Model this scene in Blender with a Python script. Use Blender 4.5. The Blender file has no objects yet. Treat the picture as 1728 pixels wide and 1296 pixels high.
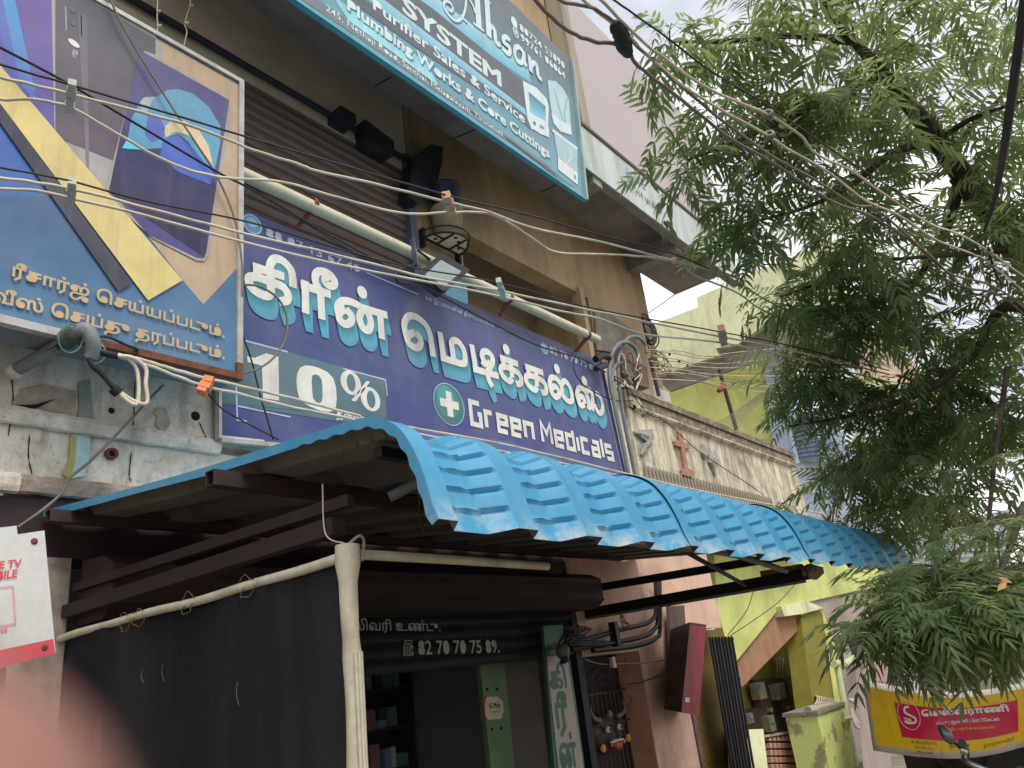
import bpy, bmesh, math, random
import numpy as np
from mathutils import Vector, Matrix
random.seed(7)
RNG = np.random.default_rng(11)
SC = bpy.context.scene
COL = SC.collection

# ---------------------------------------------------------------- camera
EYE = Vector((0.0, 0.0, 1.6))
YAW, PITCH, ROLL, FPX = math.radians(53.569), math.radians(20.793), math.radians(-7.338), 1300.44
_f = Vector((math.sin(YAW)*math.cos(PITCH), math.cos(YAW)*math.cos(PITCH), math.sin(PITCH)))
_r0 = Vector((math.cos(YAW), -math.sin(YAW), 0.0))
_u0 = _r0.cross(_f)
CR = math.cos(ROLL)*_r0 + math.sin(ROLL)*_u0
CU = -math.sin(ROLL)*_r0 + math.cos(ROLL)*_u0
CF = _f
cam = bpy.data.cameras.new('camera')
cam.sensor_width = 36.0
cam.lens = FPX*36.0/1728.0
cam.clip_start = 0.01
cam.clip_end = 2000.0
camo = bpy.data.objects.new('camera', cam)
COL.objects.link(camo)
camo.matrix_world = Matrix(((CR.x, CU.x, -CF.x, EYE.x), (CR.y, CU.y, -CF.y, EYE.y), (CR.z, CU.z, -CF.z, EYE.z), (0, 0, 0, 1)))
SC.camera = camo

# ---------------------------------------------------------------- sky, sun, exposure (bright overcast day)
SUN_EL, SUN_AZ = math.radians(55), math.radians(200)
world = bpy.data.worlds.new('World')
SC.world = world
world.use_nodes = True
nt = world.node_tree
for n in list(nt.nodes): nt.nodes.remove(n)
out = nt.nodes.new('ShaderNodeOutputWorld')
sky = nt.nodes.new('ShaderNodeTexSky')
sky.sky_type = 'NISHITA'
sky.sun_disc = False
sky.sun_elevation = SUN_EL
sky.sun_rotation = SUN_AZ
bg = nt.nodes.new('ShaderNodeBackground'); bg.inputs[1].default_value = 0.1
nt.links.new(sky.outputs[0], bg.inputs[0])
tc = nt.nodes.new('ShaderNodeTexCoord')
mp = nt.nodes.new('ShaderNodeMapping'); mp.inputs['Scale'].default_value = (1.0, 1.0, 2.4)
nt.links.new(tc.outputs['Generated'], mp.inputs[0])
nz = nt.nodes.new('ShaderNodeTexNoise'); nz.inputs['Scale'].default_value = 2.6; nz.inputs['Detail'].default_value = 6; nz.inputs['Roughness'].default_value = 0.55
nt.links.new(mp.outputs[0], nz.inputs['Vector'])
rp = nt.nodes.new('ShaderNodeValToRGB')
rp.color_ramp.elements[0].position = 0.34; rp.color_ramp.elements[0].color = (0.42, 0.45, 0.52, 1)
rp.color_ramp.elements[1].position = 0.62; rp.color_ramp.elements[1].color = (0.90, 0.89, 0.89, 1)
nt.links.new(nz.outputs[0], rp.inputs[0])
bg2 = nt.nodes.new('ShaderNodeBackground'); bg2.inputs[1].default_value = 1.0
nt.links.new(rp.outputs[0], bg2.inputs[0])
mx = nt.nodes.new('ShaderNodeMixShader'); mx.inputs[0].default_value = 0.93
nt.links.new(bg.outputs[0], mx.inputs[1]); nt.links.new(bg2.outputs[0], mx.inputs[2])
nt.links.new(mx.outputs[0], out.inputs[0])
sun = bpy.data.lights.new('sun', 'SUN'); sun.energy = 1.5; sun.angle = math.radians(24); sun.color = (1.0, 0.96, 0.9)
suno = bpy.data.objects.new('sun', sun); COL.objects.link(suno)
_sd = Vector((math.sin(SUN_AZ)*math.cos(SUN_EL), math.cos(SUN_AZ)*math.cos(SUN_EL), math.sin(SUN_EL)))
suno.rotation_euler = (-_sd).to_track_quat('-Z', 'Y').to_euler()
SC.view_settings.view_transform = 'Standard'
SC.view_settings.look = 'None'
SC.view_settings.exposure = 0.68
SC.view_settings.gamma = 1.0
SC.view_settings.use_curve_mapping = False
SC.render.engine = 'CYCLES'
SC.cycles.max_bounces = 6
SC.cycles.transparent_max_bounces = 6
SC.cycles.use_denoising = True

# ---------------------------------------------------------------- pixel rays of the photograph -> points on real planes
def ray(px, py): return CR*((px-864.0)/FPX) - CU*((py-648.0)/FPX) + CF
def Py(px, py, y): d = ray(px, py); return EYE + d*(y/d.y)
def Px(px, py, x): d = ray(px, py); return EYE + d*(x/d.x)
def Pz(px, py, z): d = ray(px, py); return EYE + d*((z-EYE.z)/d.z)
def Pd(px, py, t): return EYE + ray(px, py).normalized()*t
def V(*a): return Vector(a)

# ---------------------------------------------------------------- colour and materials
def lin(c): c /= 255.0; return c/12.92 if c <= 0.04045 else ((c+0.055)/1.055)**2.4
def S(r, g, b): return (lin(r), lin(g), lin(b), 1.0)
def K(r, g, b, k=1.3): return (min(lin(r)*k, .85), min(lin(g)*k, .85), min(lin(b)*k, .85), 1.0)
MATS = {}
def mat(name, base, rough=0.7, speck=0, metal=0.0, dirt=None, scale=6.0, amount=0.5, bump=0.0, bscale=40.0, streak=False, spec=0.5, grain=0.12, lo=0.42, hi=0.66, sub=None):
    if name in MATS: return MATS[name]
    m = bpy.data.materials.new(name); m.use_nodes = True
    t = m.node_tree; N = t.nodes; L = t.links
    b = N['Principled BSDF']
    b.inputs['Roughness'].default_value = rough; b.inputs['Metallic'].default_value = metal
    b.inputs['Specular IOR Level'].default_value = spec
    co = N.new('ShaderNodeTexCoord'); mpn = N.new('ShaderNodeMapping')
    if streak: mpn.inputs['Scale'].default_value = (1, 1, 0.12)
    L.new(co.outputs['Object'], mpn.inputs[0])
    nz = N.new('ShaderNodeTexNoise'); nz.inputs['Scale'].default_value = scale; nz.inputs['Detail'].default_value = 8; nz.inputs['Roughness'].default_value = 0.65
    L.new(mpn.outputs[0], nz.inputs['Vector'])
    r = N.new('ShaderNodeValToRGB'); r.color_ramp.elements[0].position = lo; r.color_ramp.elements[1].position = hi
    L.new(nz.outputs[0], r.inputs[0])
    mul = N.new('ShaderNodeMath'); mul.operation = 'MULTIPLY'; mul.inputs[1].default_value = amount
    L.new(r.outputs[0], mul.inputs[0])
    mix = N.new('ShaderNodeMix'); mix.data_type = 'RGBA'
    mix.inputs[6].default_value = base
    mix.inputs[7].default_value = dirt if dirt else (base[0]*.6, base[1]*.6, base[2]*.58, 1)
    L.new(mul.outputs[0], mix.inputs[0])
    n2 = N.new('ShaderNodeTexNoise'); n2.inputs['Scale'].default_value = bscale; n2.inputs['Detail'].default_value = 6
    L.new(co.outputs['Object'], n2.inputs['Vector'])
    mr = N.new('ShaderNodeMapRange'); mr.inputs[3].default_value = 1-grain; mr.inputs[4].default_value = 1+grain
    L.new(n2.outputs[0], mr.inputs[0])
    m2 = N.new('ShaderNodeMix'); m2.data_type = 'RGBA'; m2.blend_type = 'MULTIPLY'; m2.inputs[0].default_value = 1
    L.new(mix.outputs[2], m2.inputs[6]); L.new(mr.outputs[0], m2.inputs[7])
    if speck:       # sooty blotches, damp runs and flaking spots
        m3 = N.new('ShaderNodeMapping'); m3.inputs['Scale'].default_value = (1, 1, .25); L.new(co.outputs['Object'], m3.inputs[0])
        last = m2.outputs[2]
        for (vec, sc_, p0_, p1_, col_, a_) in ((co.outputs['Object'], 1.3, .50, .62, (.12, .10, .075, 1), .5), (m3.outputs[0], 7, .50, .66, (.13, .12, .09, 1), .65), (co.outputs['Object'], 26, .56, .64, (.12, .09, .065, 1), .45), (co.outputs['Object'], 3.4, .57, .60, (.40, .38, .33, 1), .35)):
            n3 = N.new('ShaderNodeTexNoise'); n3.inputs['Scale'].default_value = sc_; n3.inputs['Detail'].default_value = 9; n3.inputs['Roughness'].default_value = .68; L.new(vec, n3.inputs['Vector'])
            r3 = N.new('ShaderNodeMapRange'); r3.inputs[1].default_value = p0_; r3.inputs[2].default_value = p1_; r3.inputs[4].default_value = a_*speck; L.new(n3.outputs[0], r3.inputs[0])
            x3 = N.new('ShaderNodeMix'); x3.data_type = 'RGBA'; x3.inputs[7].default_value = col_; L.new(r3.outputs[0], x3.inputs[0]); L.new(last, x3.inputs[6]); last = x3.outputs[2]
        L.new(last, b.inputs['Base Color'])
    else: L.new(m2.outputs[2], b.inputs['Base Color'])
    if bump:
        bp = N.new('ShaderNodeBump'); bp.inputs['Strength'].default_value = bump; bp.inputs['Distance'].default_value = 0.01
        L.new(n2.outputs[0], bp.inputs['Height']); L.new(bp.outputs[0], b.inputs['Normal'])
    if sub:
        b.inputs['Subsurface Weight'].default_value = sub; b.inputs['Subsurface Radius'].default_value = (0.006, 0.002, 0.001)
    MATS[name] = m
    return m
def print_mat(name, rough=0.45, spec=0.4, wear=0.10, wscale=5.0):
    if name in MATS: return MATS[name]
    m = bpy.data.materials.new(name); m.use_nodes = True
    t = m.node_tree; N = t.nodes; L = t.links; b = N['Principled BSDF']
    b.inputs['Roughness'].default_value = rough; b.inputs['Specular IOR Level'].default_value = spec
    a = N.new('ShaderNodeVertexColor'); a.layer_name = 'Col'
    co = N.new('ShaderNodeTexCoord')
    nz = N.new('ShaderNodeTexNoise'); nz.inputs['Scale'].default_value = wscale; nz.inputs['Detail'].default_value = 8; nz.inputs['Roughness'].default_value = .7
    L.new(co.outputs['Object'], nz.inputs['Vector'])
    mr = N.new('ShaderNodeMapRange'); mr.inputs[1].default_value = .3; mr.inputs[2].default_value = .7; mr.inputs[3].default_value = 1-wear; mr.inputs[4].default_value = 1+wear
    L.new(nz.outputs[0], mr.inputs[0])
    m2 = N.new('ShaderNodeMix'); m2.data_type = 'RGBA'; m2.blend_type = 'MULTIPLY'; m2.inputs[0].default_value = 1
    L.new(a.outputs[0], m2.inputs[6]); L.new(mr.outputs[0], m2.inputs[7])
    mg = N.new('ShaderNodeMapping'); mg.inputs['Scale'].default_value = (1, 1, .10); L.new(co.outputs['Object'], mg.inputs[0])
    ng = N.new('ShaderNodeTexNoise'); ng.inputs['Scale'].default_value = 9; ng.inputs['Detail'].default_value = 8; ng.inputs['Roughness'].default_value = .7; L.new(mg.outputs[0], ng.inputs['Vector'])
    rg = N.new('ShaderNodeMapRange'); rg.inputs[1].default_value = .50; rg.inputs[2].default_value = .72; rg.inputs[4].default_value = min(.5, wear*3); L.new(ng.outputs[0], rg.inputs[0])
    xg = N.new('ShaderNodeMix'); xg.data_type = 'RGBA'; xg.inputs[7].default_value = (.16, .145, .12, 1); L.new(rg.outputs[0], xg.inputs[0]); L.new(m2.outputs[2], xg.inputs[6])   # grime runs
    nf = N.new('ShaderNodeTexNoise'); nf.inputs['Scale'].default_value = 1.3; nf.inputs['Detail'].default_value = 4; L.new(co.outputs['Object'], nf.inputs['Vector'])
    rf = N.new('ShaderNodeMapRange'); rf.inputs[1].default_value = .45; rf.inputs[2].default_value = .70; rf.inputs[4].default_value = .16; L.new(nf.outputs[0], rf.inputs[0])
    xf = N.new('ShaderNodeMix'); xf.data_type = 'RGBA'; xf.inputs[7].default_value = (.36, .36, .36, 1); L.new(rf.outputs[0], xf.inputs[0]); L.new(xg.outputs[2], xf.inputs[6])       # sun fading
    L.new(xf.outputs[2], b.inputs['Base Color'])
    bp = N.new('ShaderNodeBump'); bp.inputs['Strength'].default_value = .25; bp.inputs['Distance'].default_value = .03; nb_ = N.new('ShaderNodeTexNoise'); nb_.inputs['Scale'].default_value = 3.5; L.new(co.outputs['Object'], nb_.inputs['Vector']); L.new(nb_.outputs[0], bp.inputs['Height']); L.new(bp.outputs[0], b.inputs['Normal'])
    MATS[name] = m
    return m

# ---------------------------------------------------------------- mesh builder
class MB:
    def __init__(s): s.v = []; s.f = []; s.c = []; s.sm = []
    def add(s, vs, fs, col=None, smooth=False):
        o = len(s.v); s.v += [tuple(p) for p in vs]
        for f in fs:
            s.f.append(tuple(i+o for i in f)); s.c.append(col); s.sm.append(smooth)
        return s
    def hexa(s, p, col=None):           # 8 points: bottom ring 0-3, top ring 4-7
        return s.add(p, [(3, 2, 1, 0), (4, 5, 6, 7), (0, 1, 5, 4), (1, 2, 6, 5), (2, 3, 7, 6), (3, 0, 4, 7)], col)
    def box(s, x0, x1, y0, y1, z0, z1, col=None):
        return s.hexa([(x0, y0, z0), (x1, y0, z0), (x1, y1, z0), (x0, y1, z0), (x0, y0, z1), (x1, y0, z1), (x1, y1, z1), (x0, y1, z1)], col)
    def beam(s, a, b, w, h, up=(0, 0, 1), col=None):   # rectangular bar from a to b, w sideways, h along up
        a = Vector(a); b = Vector(b); d = (b-a).normalized(); up = Vector(up)
        sd = d.cross(up).normalized(); u = sd.cross(d).normalized()
        q = []
        for e in (a, b):
            q += [e-sd*w/2-u*h/2, e+sd*w/2-u*h/2, e+sd*w/2+u*h/2, e-sd*w/2+u*h/2]
        return s.hexa(q, col)
    def prism(s, pts, off, col=None):   # polygon pts swept by off
        n = len(pts); off = Vector(off)
        vs = [Vector(p) for p in pts]+[Vector(p)+off for p in pts]
        fs = [tuple(range(n)), tuple(range(2*n-1, n-1, -1))]+[(i, i+n, (i+1) % n+n, (i+1) % n) for i in range(n)]
        return s.add(vs, fs, col)
    def poly(s, pts, col=None): return s.add(pts, [tuple(range(len(pts)))], col)
    def tube(s, path, r, n=6, col=None, cap=True):
        P = [Vector(p) for p in path]; m = len(P)
        R = r if hasattr(r, '__len__') else [r]*m
        t0 = (P[1]-P[0]).normalized(); ref = Vector((0, 0, 1)) if abs(t0.z) < .9 else Vector((1, 0, 0))
        u = t0.cross(ref).normalized(); vs = []
        for i in range(m):
            t = (P[min(i+1, m-1)]-P[max(i-1, 0)])
            t = t.normalized() if t.length > 1e-9 else t0
            u = (u-t*u.dot(t)); u = u.normalized() if u.length > 1e-6 else t.orthogonal().normalized()
            w = t.cross(u)
            for k in range(n):
                a = 2*math.pi*k/n; vs.append(P[i]+(u*math.cos(a)+w*math.sin(a))*R[i])
        fs = [(i*n+k, i*n+(k+1) % n, (i+1)*n+(k+1) % n, (i+1)*n+k) for i in range(m-1) for k in range(n)]
        s.add(vs, fs, col, True)
        if cap: s.add(vs[:n], [tuple(range(n-1, -1, -1))], col); s.add(vs[-n:], [tuple(range(n))], col)
        return s
    def lathe(s, c, prof, n=16, axis=(0, 0, 1), col=None, arc=(0, 2*math.pi)):
        c = Vector(c); ax = Vector(axis).normalized(); u = ax.orthogonal().normalized(); w = ax.cross(u); vs = []
        full = abs(arc[1]-arc[0]-2*math.pi) < 1e-6; nn = n if full else n+1
        for (r, h) in prof:
            for k in range(nn):
                a = arc[0]+(arc[1]-arc[0])*k/n; vs.append(c+ax*h+(u*math.cos(a)+w*math.sin(a))*r)
        fs = [(i*nn+k, i*nn+(k+1) % nn, (i+1)*nn+(k+1) % nn, (i+1)*nn+k) for i in range(len(prof)-1) for k in range(n if not full else nn)]
        return s.add(vs, fs, col, True)
    def ball(s, c, r, n=12, sc=(1, 1, 1), col=None):
        c = Vector(c); vs = []
        m = max(6, n//2+1)
        for i in range(m+1):
            th = math.pi*i/m
            for k in range(n):
                a = 2*math.pi*k/n
                vs.append(c+Vector((math.sin(th)*math.cos(a)*sc[0], math.sin(th)*math.sin(a)*sc[1], math.cos(th)*sc[2]))*r)
        fs = [(i*n+k, (i+1)*n+k, (i+1)*n+(k+1) % n, i*n+(k+1) % n) for i in range(m) for k in range(n)]
        return s.add(vs, fs, col, True)
    def relief(s, pts, nrm, h, inset=.55, col=None):  # carved low relief: outline ring, raised rim, raised centre
        P = [Vector(p) for p in pts]; n = len(P); nr = Vector(nrm).normalized(); c = sum(P, Vector())/n
        r1 = [p+nr*h*.55 for p in P]; r2 = [c+(p-c)*inset+nr*h for p in P]
        vs = P+r1+r2+[c+nr*h*1.15]
        fs = []
        for i in range(n):
            j = (i+1) % n
            fs += [(i, j, n+j, n+i), (n+i, n+j, 2*n+j, 2*n+i), (2*n+i, 2*n+j, 3*n)]
        return s.add(vs, fs, col, True)

OFF = {}
GZ = -.40      # level of the road below the shop floor
def link(name, mb, m, parent=None, label=None, smooth=None):
    org = OFF.get(parent.name, Vector()) if parent else Vector()
    me = bpy.data.meshes.new(name)
    me.from_pydata([(p[0]-org.x, p[1]-org.y, p[2]-org.z) for p in mb.v], [], mb.f)
    if any(c is not None for c in mb.c):
        at = me.color_attributes.new('Col', 'FLOAT_COLOR', 'CORNER')
        buf = np.ones((len(me.loops), 4), dtype=np.float32); k = 0
        for f, c in zip(mb.f, mb.c):
            n = len(f)
            if c is not None: buf[k:k+n] = c
            k += n
        at.data.foreach_set('color', buf.ravel())
    me.polygons.foreach_set('use_smooth', [bool(x) for x in mb.sm] if smooth is None else [smooth]*len(mb.f))
    me.materials.append(m); me.update()
    o = bpy.data.objects.new(name, me); COL.objects.link(o)
    if parent: o.parent = parent
    OFF[o.name] = org
    if label: o['label'] = label
    return o
def tag(o, label, cat, group=None):
    o['label'] = label; o['category'] = cat
    if group: o['group'] = group
    return o
def thing(name, label, cat, loc, group=None):
    o = bpy.data.objects.new(name, None); COL.objects.link(o); o.empty_display_size = .1
    o.location = loc; OFF[o.name] = Vector(loc)
    return tag(o, label, cat, group)
def solo(name, mb, m, label, cat, group=None, smooth=None): return tag(link(name, mb, m, None, None, smooth), label, cat, group)
def struct(name, mb, m):
    o = link(name, mb, m); o['kind'] = 'structure'; return o
def clone(o, parent, d=(0, 0, 0), name=None):
    c = o.copy(); COL.objects.link(c); c.parent = parent; c.location = o.location+Vector(d); OFF[c.name] = OFF[parent.name]; return c
def spline(pts, k=6):
    P = [Vector(p) for p in pts]
    if len(P) < 3: return P
    Q = [2*P[0]-P[1]]+P+[2*P[-1]-P[-2]]; outp = []
    for i in range(1, len(Q)-2):
        for j in range(k):
            t = j/k; a, b, c, d = Q[i-1], Q[i], Q[i+1], Q[i+2]
            outp.append(.5*((2*b)+(c-a)*t+(2*a-5*b+4*c-d)*t*t+(3*b-a-3*c+d)*t**3))
    outp.append(P[-1]); return outp

# ---------------------------------------------------------------- flat print (lettering and artwork) on a real plane
TEXTS = {}
def text_geo(body, bold):
    """outline of a word as flat faces; every font contour is filled by itself so that overlapping contours do not cancel out"""
    key = (body, bold)
    if key in TEXTS: return TEXTS[key]
    from mathutils.geometry import delaunay_2d_cdt
    c = bpy.data.curves.new('text', 'FONT'); c.body = body
    o = bpy.data.objects.new('text', c); COL.objects.link(o)
    cu = o.to_curve(bpy.context.evaluated_depsgraph_get()); rings = []
    for sp in cu.splines:
        pts = []; bp_ = sp.bezier_points; n = len(bp_)
        if n < 2: continue
        for i in range(n):
            p, q = bp_[i], bp_[(i+1) % n]; a, b, c_, d = p.co.xy, p.handle_right.xy, q.handle_left.xy, q.co.xy
            st = ((a*2+d)/3-b).length+((a+d*2)/3-c_).length
            m = 1 if st < .004 else 3
            for k in range(m):
                t = k/m; r = a*(1-t)**3+b*3*t*(1-t)**2+c_*3*t*t*(1-t)+d*t**3
                if not pts or (r-pts[-1]).length > 1e-4: pts.append(r.copy())
        if len(pts) > 2 and (pts[0]-pts[-1]).length < 1e-4: pts.pop()
        if len(pts) > 2: rings.append(pts)
    o.to_curve_clear(); bpy.data.objects.remove(o); bpy.data.curves.remove(c)
    def area(r): return .5*sum(r[i].x*r[(i+1) % len(r)].y-r[(i+1) % len(r)].x*r[i].y for i in range(len(r)))
    def inside(p, r):
        w = False
        for i in range(len(r)):
            a, b = r[i], r[i-1]
            if (a.y > p.y) != (b.y > p.y) and p.x < (b.x-a.x)*(p.y-a.y)/(b.y-a.y)+a.x: w = not w
        return w
    if not rings: TEXTS[key] = (np.zeros((0, 3)), []); return TEXTS[key]
    sg = 1 if area(max(rings, key=lambda r: abs(area(r)))) > 0 else -1
    outs = [r for r in rings if area(r)*sg > 0]; hol = [r for r in rings if area(r)*sg <= 0]
    lone = [h for h in hol if not any(inside(h[0], q) for q in outs)]       # other font, other winding
    outs += lone; hol = [h for h in hol if not any(h is q for q in lone)]
    CO = []; FS_ = []
    for oi, r in enumerate(outs):
        mine = [r]+[h for h in hol if inside(h[0], r) and not any(q is not r and abs(area(q)) < abs(area(r)) and inside(h[0], q) for q in outs)]
        vs = []; ed = []
        for q in mine:
            b0 = len(vs); vs += q; ed += [(b0+i, b0+(i+1) % len(q)) for i in range(len(q))]
        res = delaunay_2d_cdt([Vector(v) for v in vs], ed, [], 4, 1e-5)
        V2 = np.array([tuple(v) for v in res[0]]).reshape(-1, 2); fs = [tuple(f) for f in res[2]]
        base = len(CO); z0 = .0009*(oi % 5)
        CO += [(v[0], v[1], z0) for v in V2]
        fl = []
        for f in fs:
            q = V2[list(f)]; ar = np.sum(q[:, 0]*np.roll(q[:, 1], -1)-q[:, 1]*np.roll(q[:, 0], -1))
            fl.append(f if ar > 0 else f[::-1])
        fs = fl; FS_ += [tuple(i+base for i in f) for f in fs]
        cnt = {}
        for f in fs:
            for i in range(len(f)): cnt[(f[i], f[(i+1) % len(f)])] = 1
        nxt = {}
        for (a, b) in cnt:
            if (b, a) not in cnt: nxt.setdefault(a, []).append(b)
        used = set()
        for a0 in list(nxt):
            for b0 in nxt[a0]:
                if (a0, b0) in used: continue
                loop = [a0]; a, b = a0, b0
                while (a, b) not in used and len(loop) < 4000:
                    used.add((a, b)); loop.append(b)
                    d = V2[b]-V2[a]; best = None; bang = 9
                    for c_ in nxt.get(b, []):
                        if (b, c_) in used: continue
                        e = V2[c_]-V2[b]; ang = math.atan2(d[0]*e[1]-d[1]*e[0], d[0]*e[0]+d[1]*e[1])
                        if ang < bang: bang = ang; best = c_
                    if best is None: break
                    a, b = b, best
                if loop[0] == loop[-1]: loop = loop[:-1]
                if len(loop) < 3: continue
                P2 = V2[loop]; ar = .5*np.sum(P2[:, 0]*np.roll(P2[:, 1], -1)-P2[:, 1]*np.roll(P2[:, 0], -1))
                if -.002 < ar < 0 and len(loop) < 12:
                    FS_.append(tuple(i+base for i in loop[::-1])); continue
                if bold:
                    n2 = len(loop); w = bold
                    for i in range(n2):
                        p, q = P2[i], P2[(i+1) % n2]; d = q-p; L_ = np.hypot(*d)
                        if L_ < 1e-6: continue
                        d = d/L_; nn = np.array([-d[1], d[0]])*w; e = d*w*.45; o_ = len(CO); zz_ = .0008*((i % 9)+1)+z0
                        for r_ in (p-nn-e, q-nn+e, q+nn*.6+e, p+nn*.6-e): CO.append((r_[0], r_[1], zz_))
                        FS_.append((o_, o_+1, o_+2, o_+3))
    TEXTS[key] = (np.array(CO), FS_); return TEXTS[key]
class Print:
    STEP = 0.0012
    def __init__(s, o, n, up=(0, 0, 1)):
        s.o = Vector(o); s.n = Vector(n).normalized(); s.mb = MB()
        s.up = (Vector(up)-s.n*Vector(up).dot(s.n)).normalized(); s.rt = s.up.cross(s.n)
    def pt(s, px, py, k=0):
        d = ray(px, py); o = s.o+s.n*(s.STEP*k); return EYE+d*((o-EYE).dot(s.n)/d.dot(s.n))
    def uv(s, p): return Vector(((p-s.o).dot(s.rt), (p-s.o).dot(s.up)))
    def at(s, u, v, k=0): return s.o+s.rt*u+s.up*v+s.n*(s.STEP*k)
    def poly(s, pts, col, k=1): s.mb.poly([s.pt(a, b, k) for a, b in pts], col); return s
    def grad(s, quad, c0, c1, k=1, n=10, mid=None):   # quad TL,TR,BR,BL in pixels, colour runs TL->BL
        A = [s.uv(s.pt(*q)) for q in quad]
        for i in range(n):
            t0, t1 = i/n, (i+1)/n; t = (i+.5)/n
            col = tuple(c0[j]*(1-t)+c1[j]*t for j in range(4))
            q = [A[0].lerp(A[3], t0), A[1].lerp(A[2], t0), A[1].lerp(A[2], t1), A[0].lerp(A[3], t1)]
            s.mb.poly([s.at(w.x, w.y, k) for w in q], col)
        return s
    def line(s, pts, w, col, k=2, closed=False):
        P = [s.uv(s.pt(*q)) for q in pts]; s.stroke(P, w, col, k, closed); return s
    def stroke(s, P, w, col, k, closed=False):
        n = len(P); L = []; R = []
        for i in range(n):
            if closed: a, b = P[i-1], P[(i+1) % n]
            else: a, b = P[max(i-1, 0)], P[min(i+1, n-1)]
            d0 = (P[i]-a); d1 = (b-P[i])
            d0 = d0.normalized() if d0.length > 1e-9 else d1.normalized()
            d1 = d1.normalized() if d1.length > 1e-9 else d0
            t = (d0+d1); t = t.normalized() if t.length > 1e-6 else d0
            nn = Vector((-t.y, t.x)); m = min(1.5, 1/max(.5, abs(nn.dot(Vector((-d0.y, d0.x))))))
            L.append(P[i]+nn*w/2*m); R.append(P[i]-nn*w/2*m)
        rng = range(n) if closed else range(n-1)
        for i in rng:
            j = (i+1) % n
            kk = k+(i % 24)*.022
            s.mb.poly([s.at(q.x, q.y, kk) for q in (R[i], R[j], L[j], L[i])], col)
    def ellipse(s, c, rx, ry, col, k=1, n=28, rot=0, c2=None):
        o = s.uv(s.pt(*c)); ps = []
        for i in range(n):
            a = 2*math.pi*i/n; x, y = rx*math.cos(a), ry*math.sin(a)
            ps.append((o.x+x*math.cos(rot)-y*math.sin(rot), o.y+x*math.sin(rot)+y*math.cos(rot)))
        s.mb.poly([s.at(u, v, k) for u, v in ps], col); return s
    def text(s, body, p0, p1, ptop, col, k=3, bold=0.0, shear=0.0):
        co, fs = text_geo(body, bold)
        if len(co) == 0: return s
        A = s.uv(s.pt(*p0)); B = s.uv(s.pt(*p1)); T = s.uv(s.pt(*ptop))
        x0, x1 = co[:, 0].min(), co[:, 0].max(); yt = co[:, 1].max()
        d = (B-A)/(x1-x0); h = (T-A).y-(B-A).y*((T-A).x/max(1e-6, (B-A).x)) if abs((T-A).x) < .3*abs((B-A).x) else (T-A).y
        h = h/yt
        vs = [s.at(A.x+d.x*(q[0]-x0)+shear*h*q[1], A.y+d.y*(q[0]-x0)+h*q[1], k+q[2]*40) for q in co]
        s.mb.add(vs, fs, col); return s
    def done(s, name, m, parent, label=None): o = link(name, s.mb, m, parent, label); s.mb = MB(); return o
# ---------------------------------------------------------------- materials
M_asphalt = mat('dusty_road', S(112, 105, 95), .95, dirt=S(132, 122, 105), scale=2, bump=.3, bscale=60)
M_white = mat('old_whitewash', speck=.7, base=(.85, .78, .66, 1), rough=.9, dirt=K(176, 156, 124), scale=4.2, amount=.8, bump=.4, bscale=22, lo=.46, hi=.74)
M_moss = mat('stained_plaster', speck=1, base=K(168, 164, 146), rough=.9, dirt=K(70, 72, 62), scale=4.5, amount=.9, bump=.4, bscale=18, lo=.38, hi=.6)
M_green_old = mat('old_green_plaster', K(66, 84, 76), .9, dirt=K(165, 165, 150), scale=9, amount=.8, bump=.4, bscale=25, lo=.5, hi=.58)
M_pinkplas = mat('peeling_pink_plaster', speck=.5, base=K(168, 152, 138), rough=.9, dirt=K(96, 78, 64), scale=7, amount=.6, bump=.5, bscale=25)
M_crack = mat('dark_crack', S(38, 28, 22), .95)
M_cream = mat('cream_wall', K(184, 160, 122, 1.02), .9, speck=.4, dirt=K(136, 116, 88, 1.0), scale=1.6, amount=.7, bump=.15, bscale=30, streak=True)
M_beige = mat('beige_wall', K(176, 164, 148), .9, dirt=K(142, 130, 114), scale=1.5, amount=.5)
M_soffit = mat('grey_soffit', K(146, 138, 132, 1.2), .95, dirt=K(100, 92, 84, 1.2), scale=1.8, amount=.6, bump=.15, bscale=30)
M_fascia = mat('pale_painted_fascia', K(178, 186, 182), .85, dirt=K(118, 122, 112), scale=3, amount=.6, streak=True)
M_pinkwall = mat('pale_pink_panel', K(188, 176, 176, 1.0), .7, dirt=K(182, 178, 175, 1.0), scale=.8, amount=.7, grain=.03)
M_pinkhouse = mat('salmon_wall', K(214, 178, 158, 1.2), .85, speck=.35, dirt=K(176, 136, 118, 1.2), scale=1.8, amount=.5)
M_reveal = mat('brown_reveal', K(214, 164, 138, 1.2), .85, dirt=K(170, 124, 102, 1.2), scale=2.5, amount=.6)
M_parapet = mat('weathered_parapet', speck=1.25, base=K(202, 192, 168), rough=.92, dirt=K(92, 80, 66), scale=5, amount=.75, bump=.4, bscale=26, streak=True, lo=.44, hi=.68)
M_coping = mat('blackened_coping', K(104, 92, 78), .95, dirt=K(160, 145, 118), scale=9, amount=.7, bump=.5, bscale=28, lo=.48, hi=.62)
M_terra = mat('terracotta_relief', K(138, 92, 70), .85, dirt=K(170, 150, 125), scale=24, amount=.8, bump=.3)
M_relief = mat('grey_relief', K(150, 148, 140), .85, dirt=K(96, 94, 88), scale=8, amount=.7)
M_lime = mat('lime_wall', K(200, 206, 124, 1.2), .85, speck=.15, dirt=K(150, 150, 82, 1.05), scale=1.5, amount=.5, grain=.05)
M_limepale = mat('pale_lime_parapet', K(212, 214, 168, 1.3), .88, speck=.35, dirt=K(120, 124, 96), scale=2.2, amount=.55, streak=True, lo=.5, hi=.72)
M_olive = mat('olive_wall', K(104, 84, 34), .85, dirt=K(80, 64, 30), scale=2, amount=.5)
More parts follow.
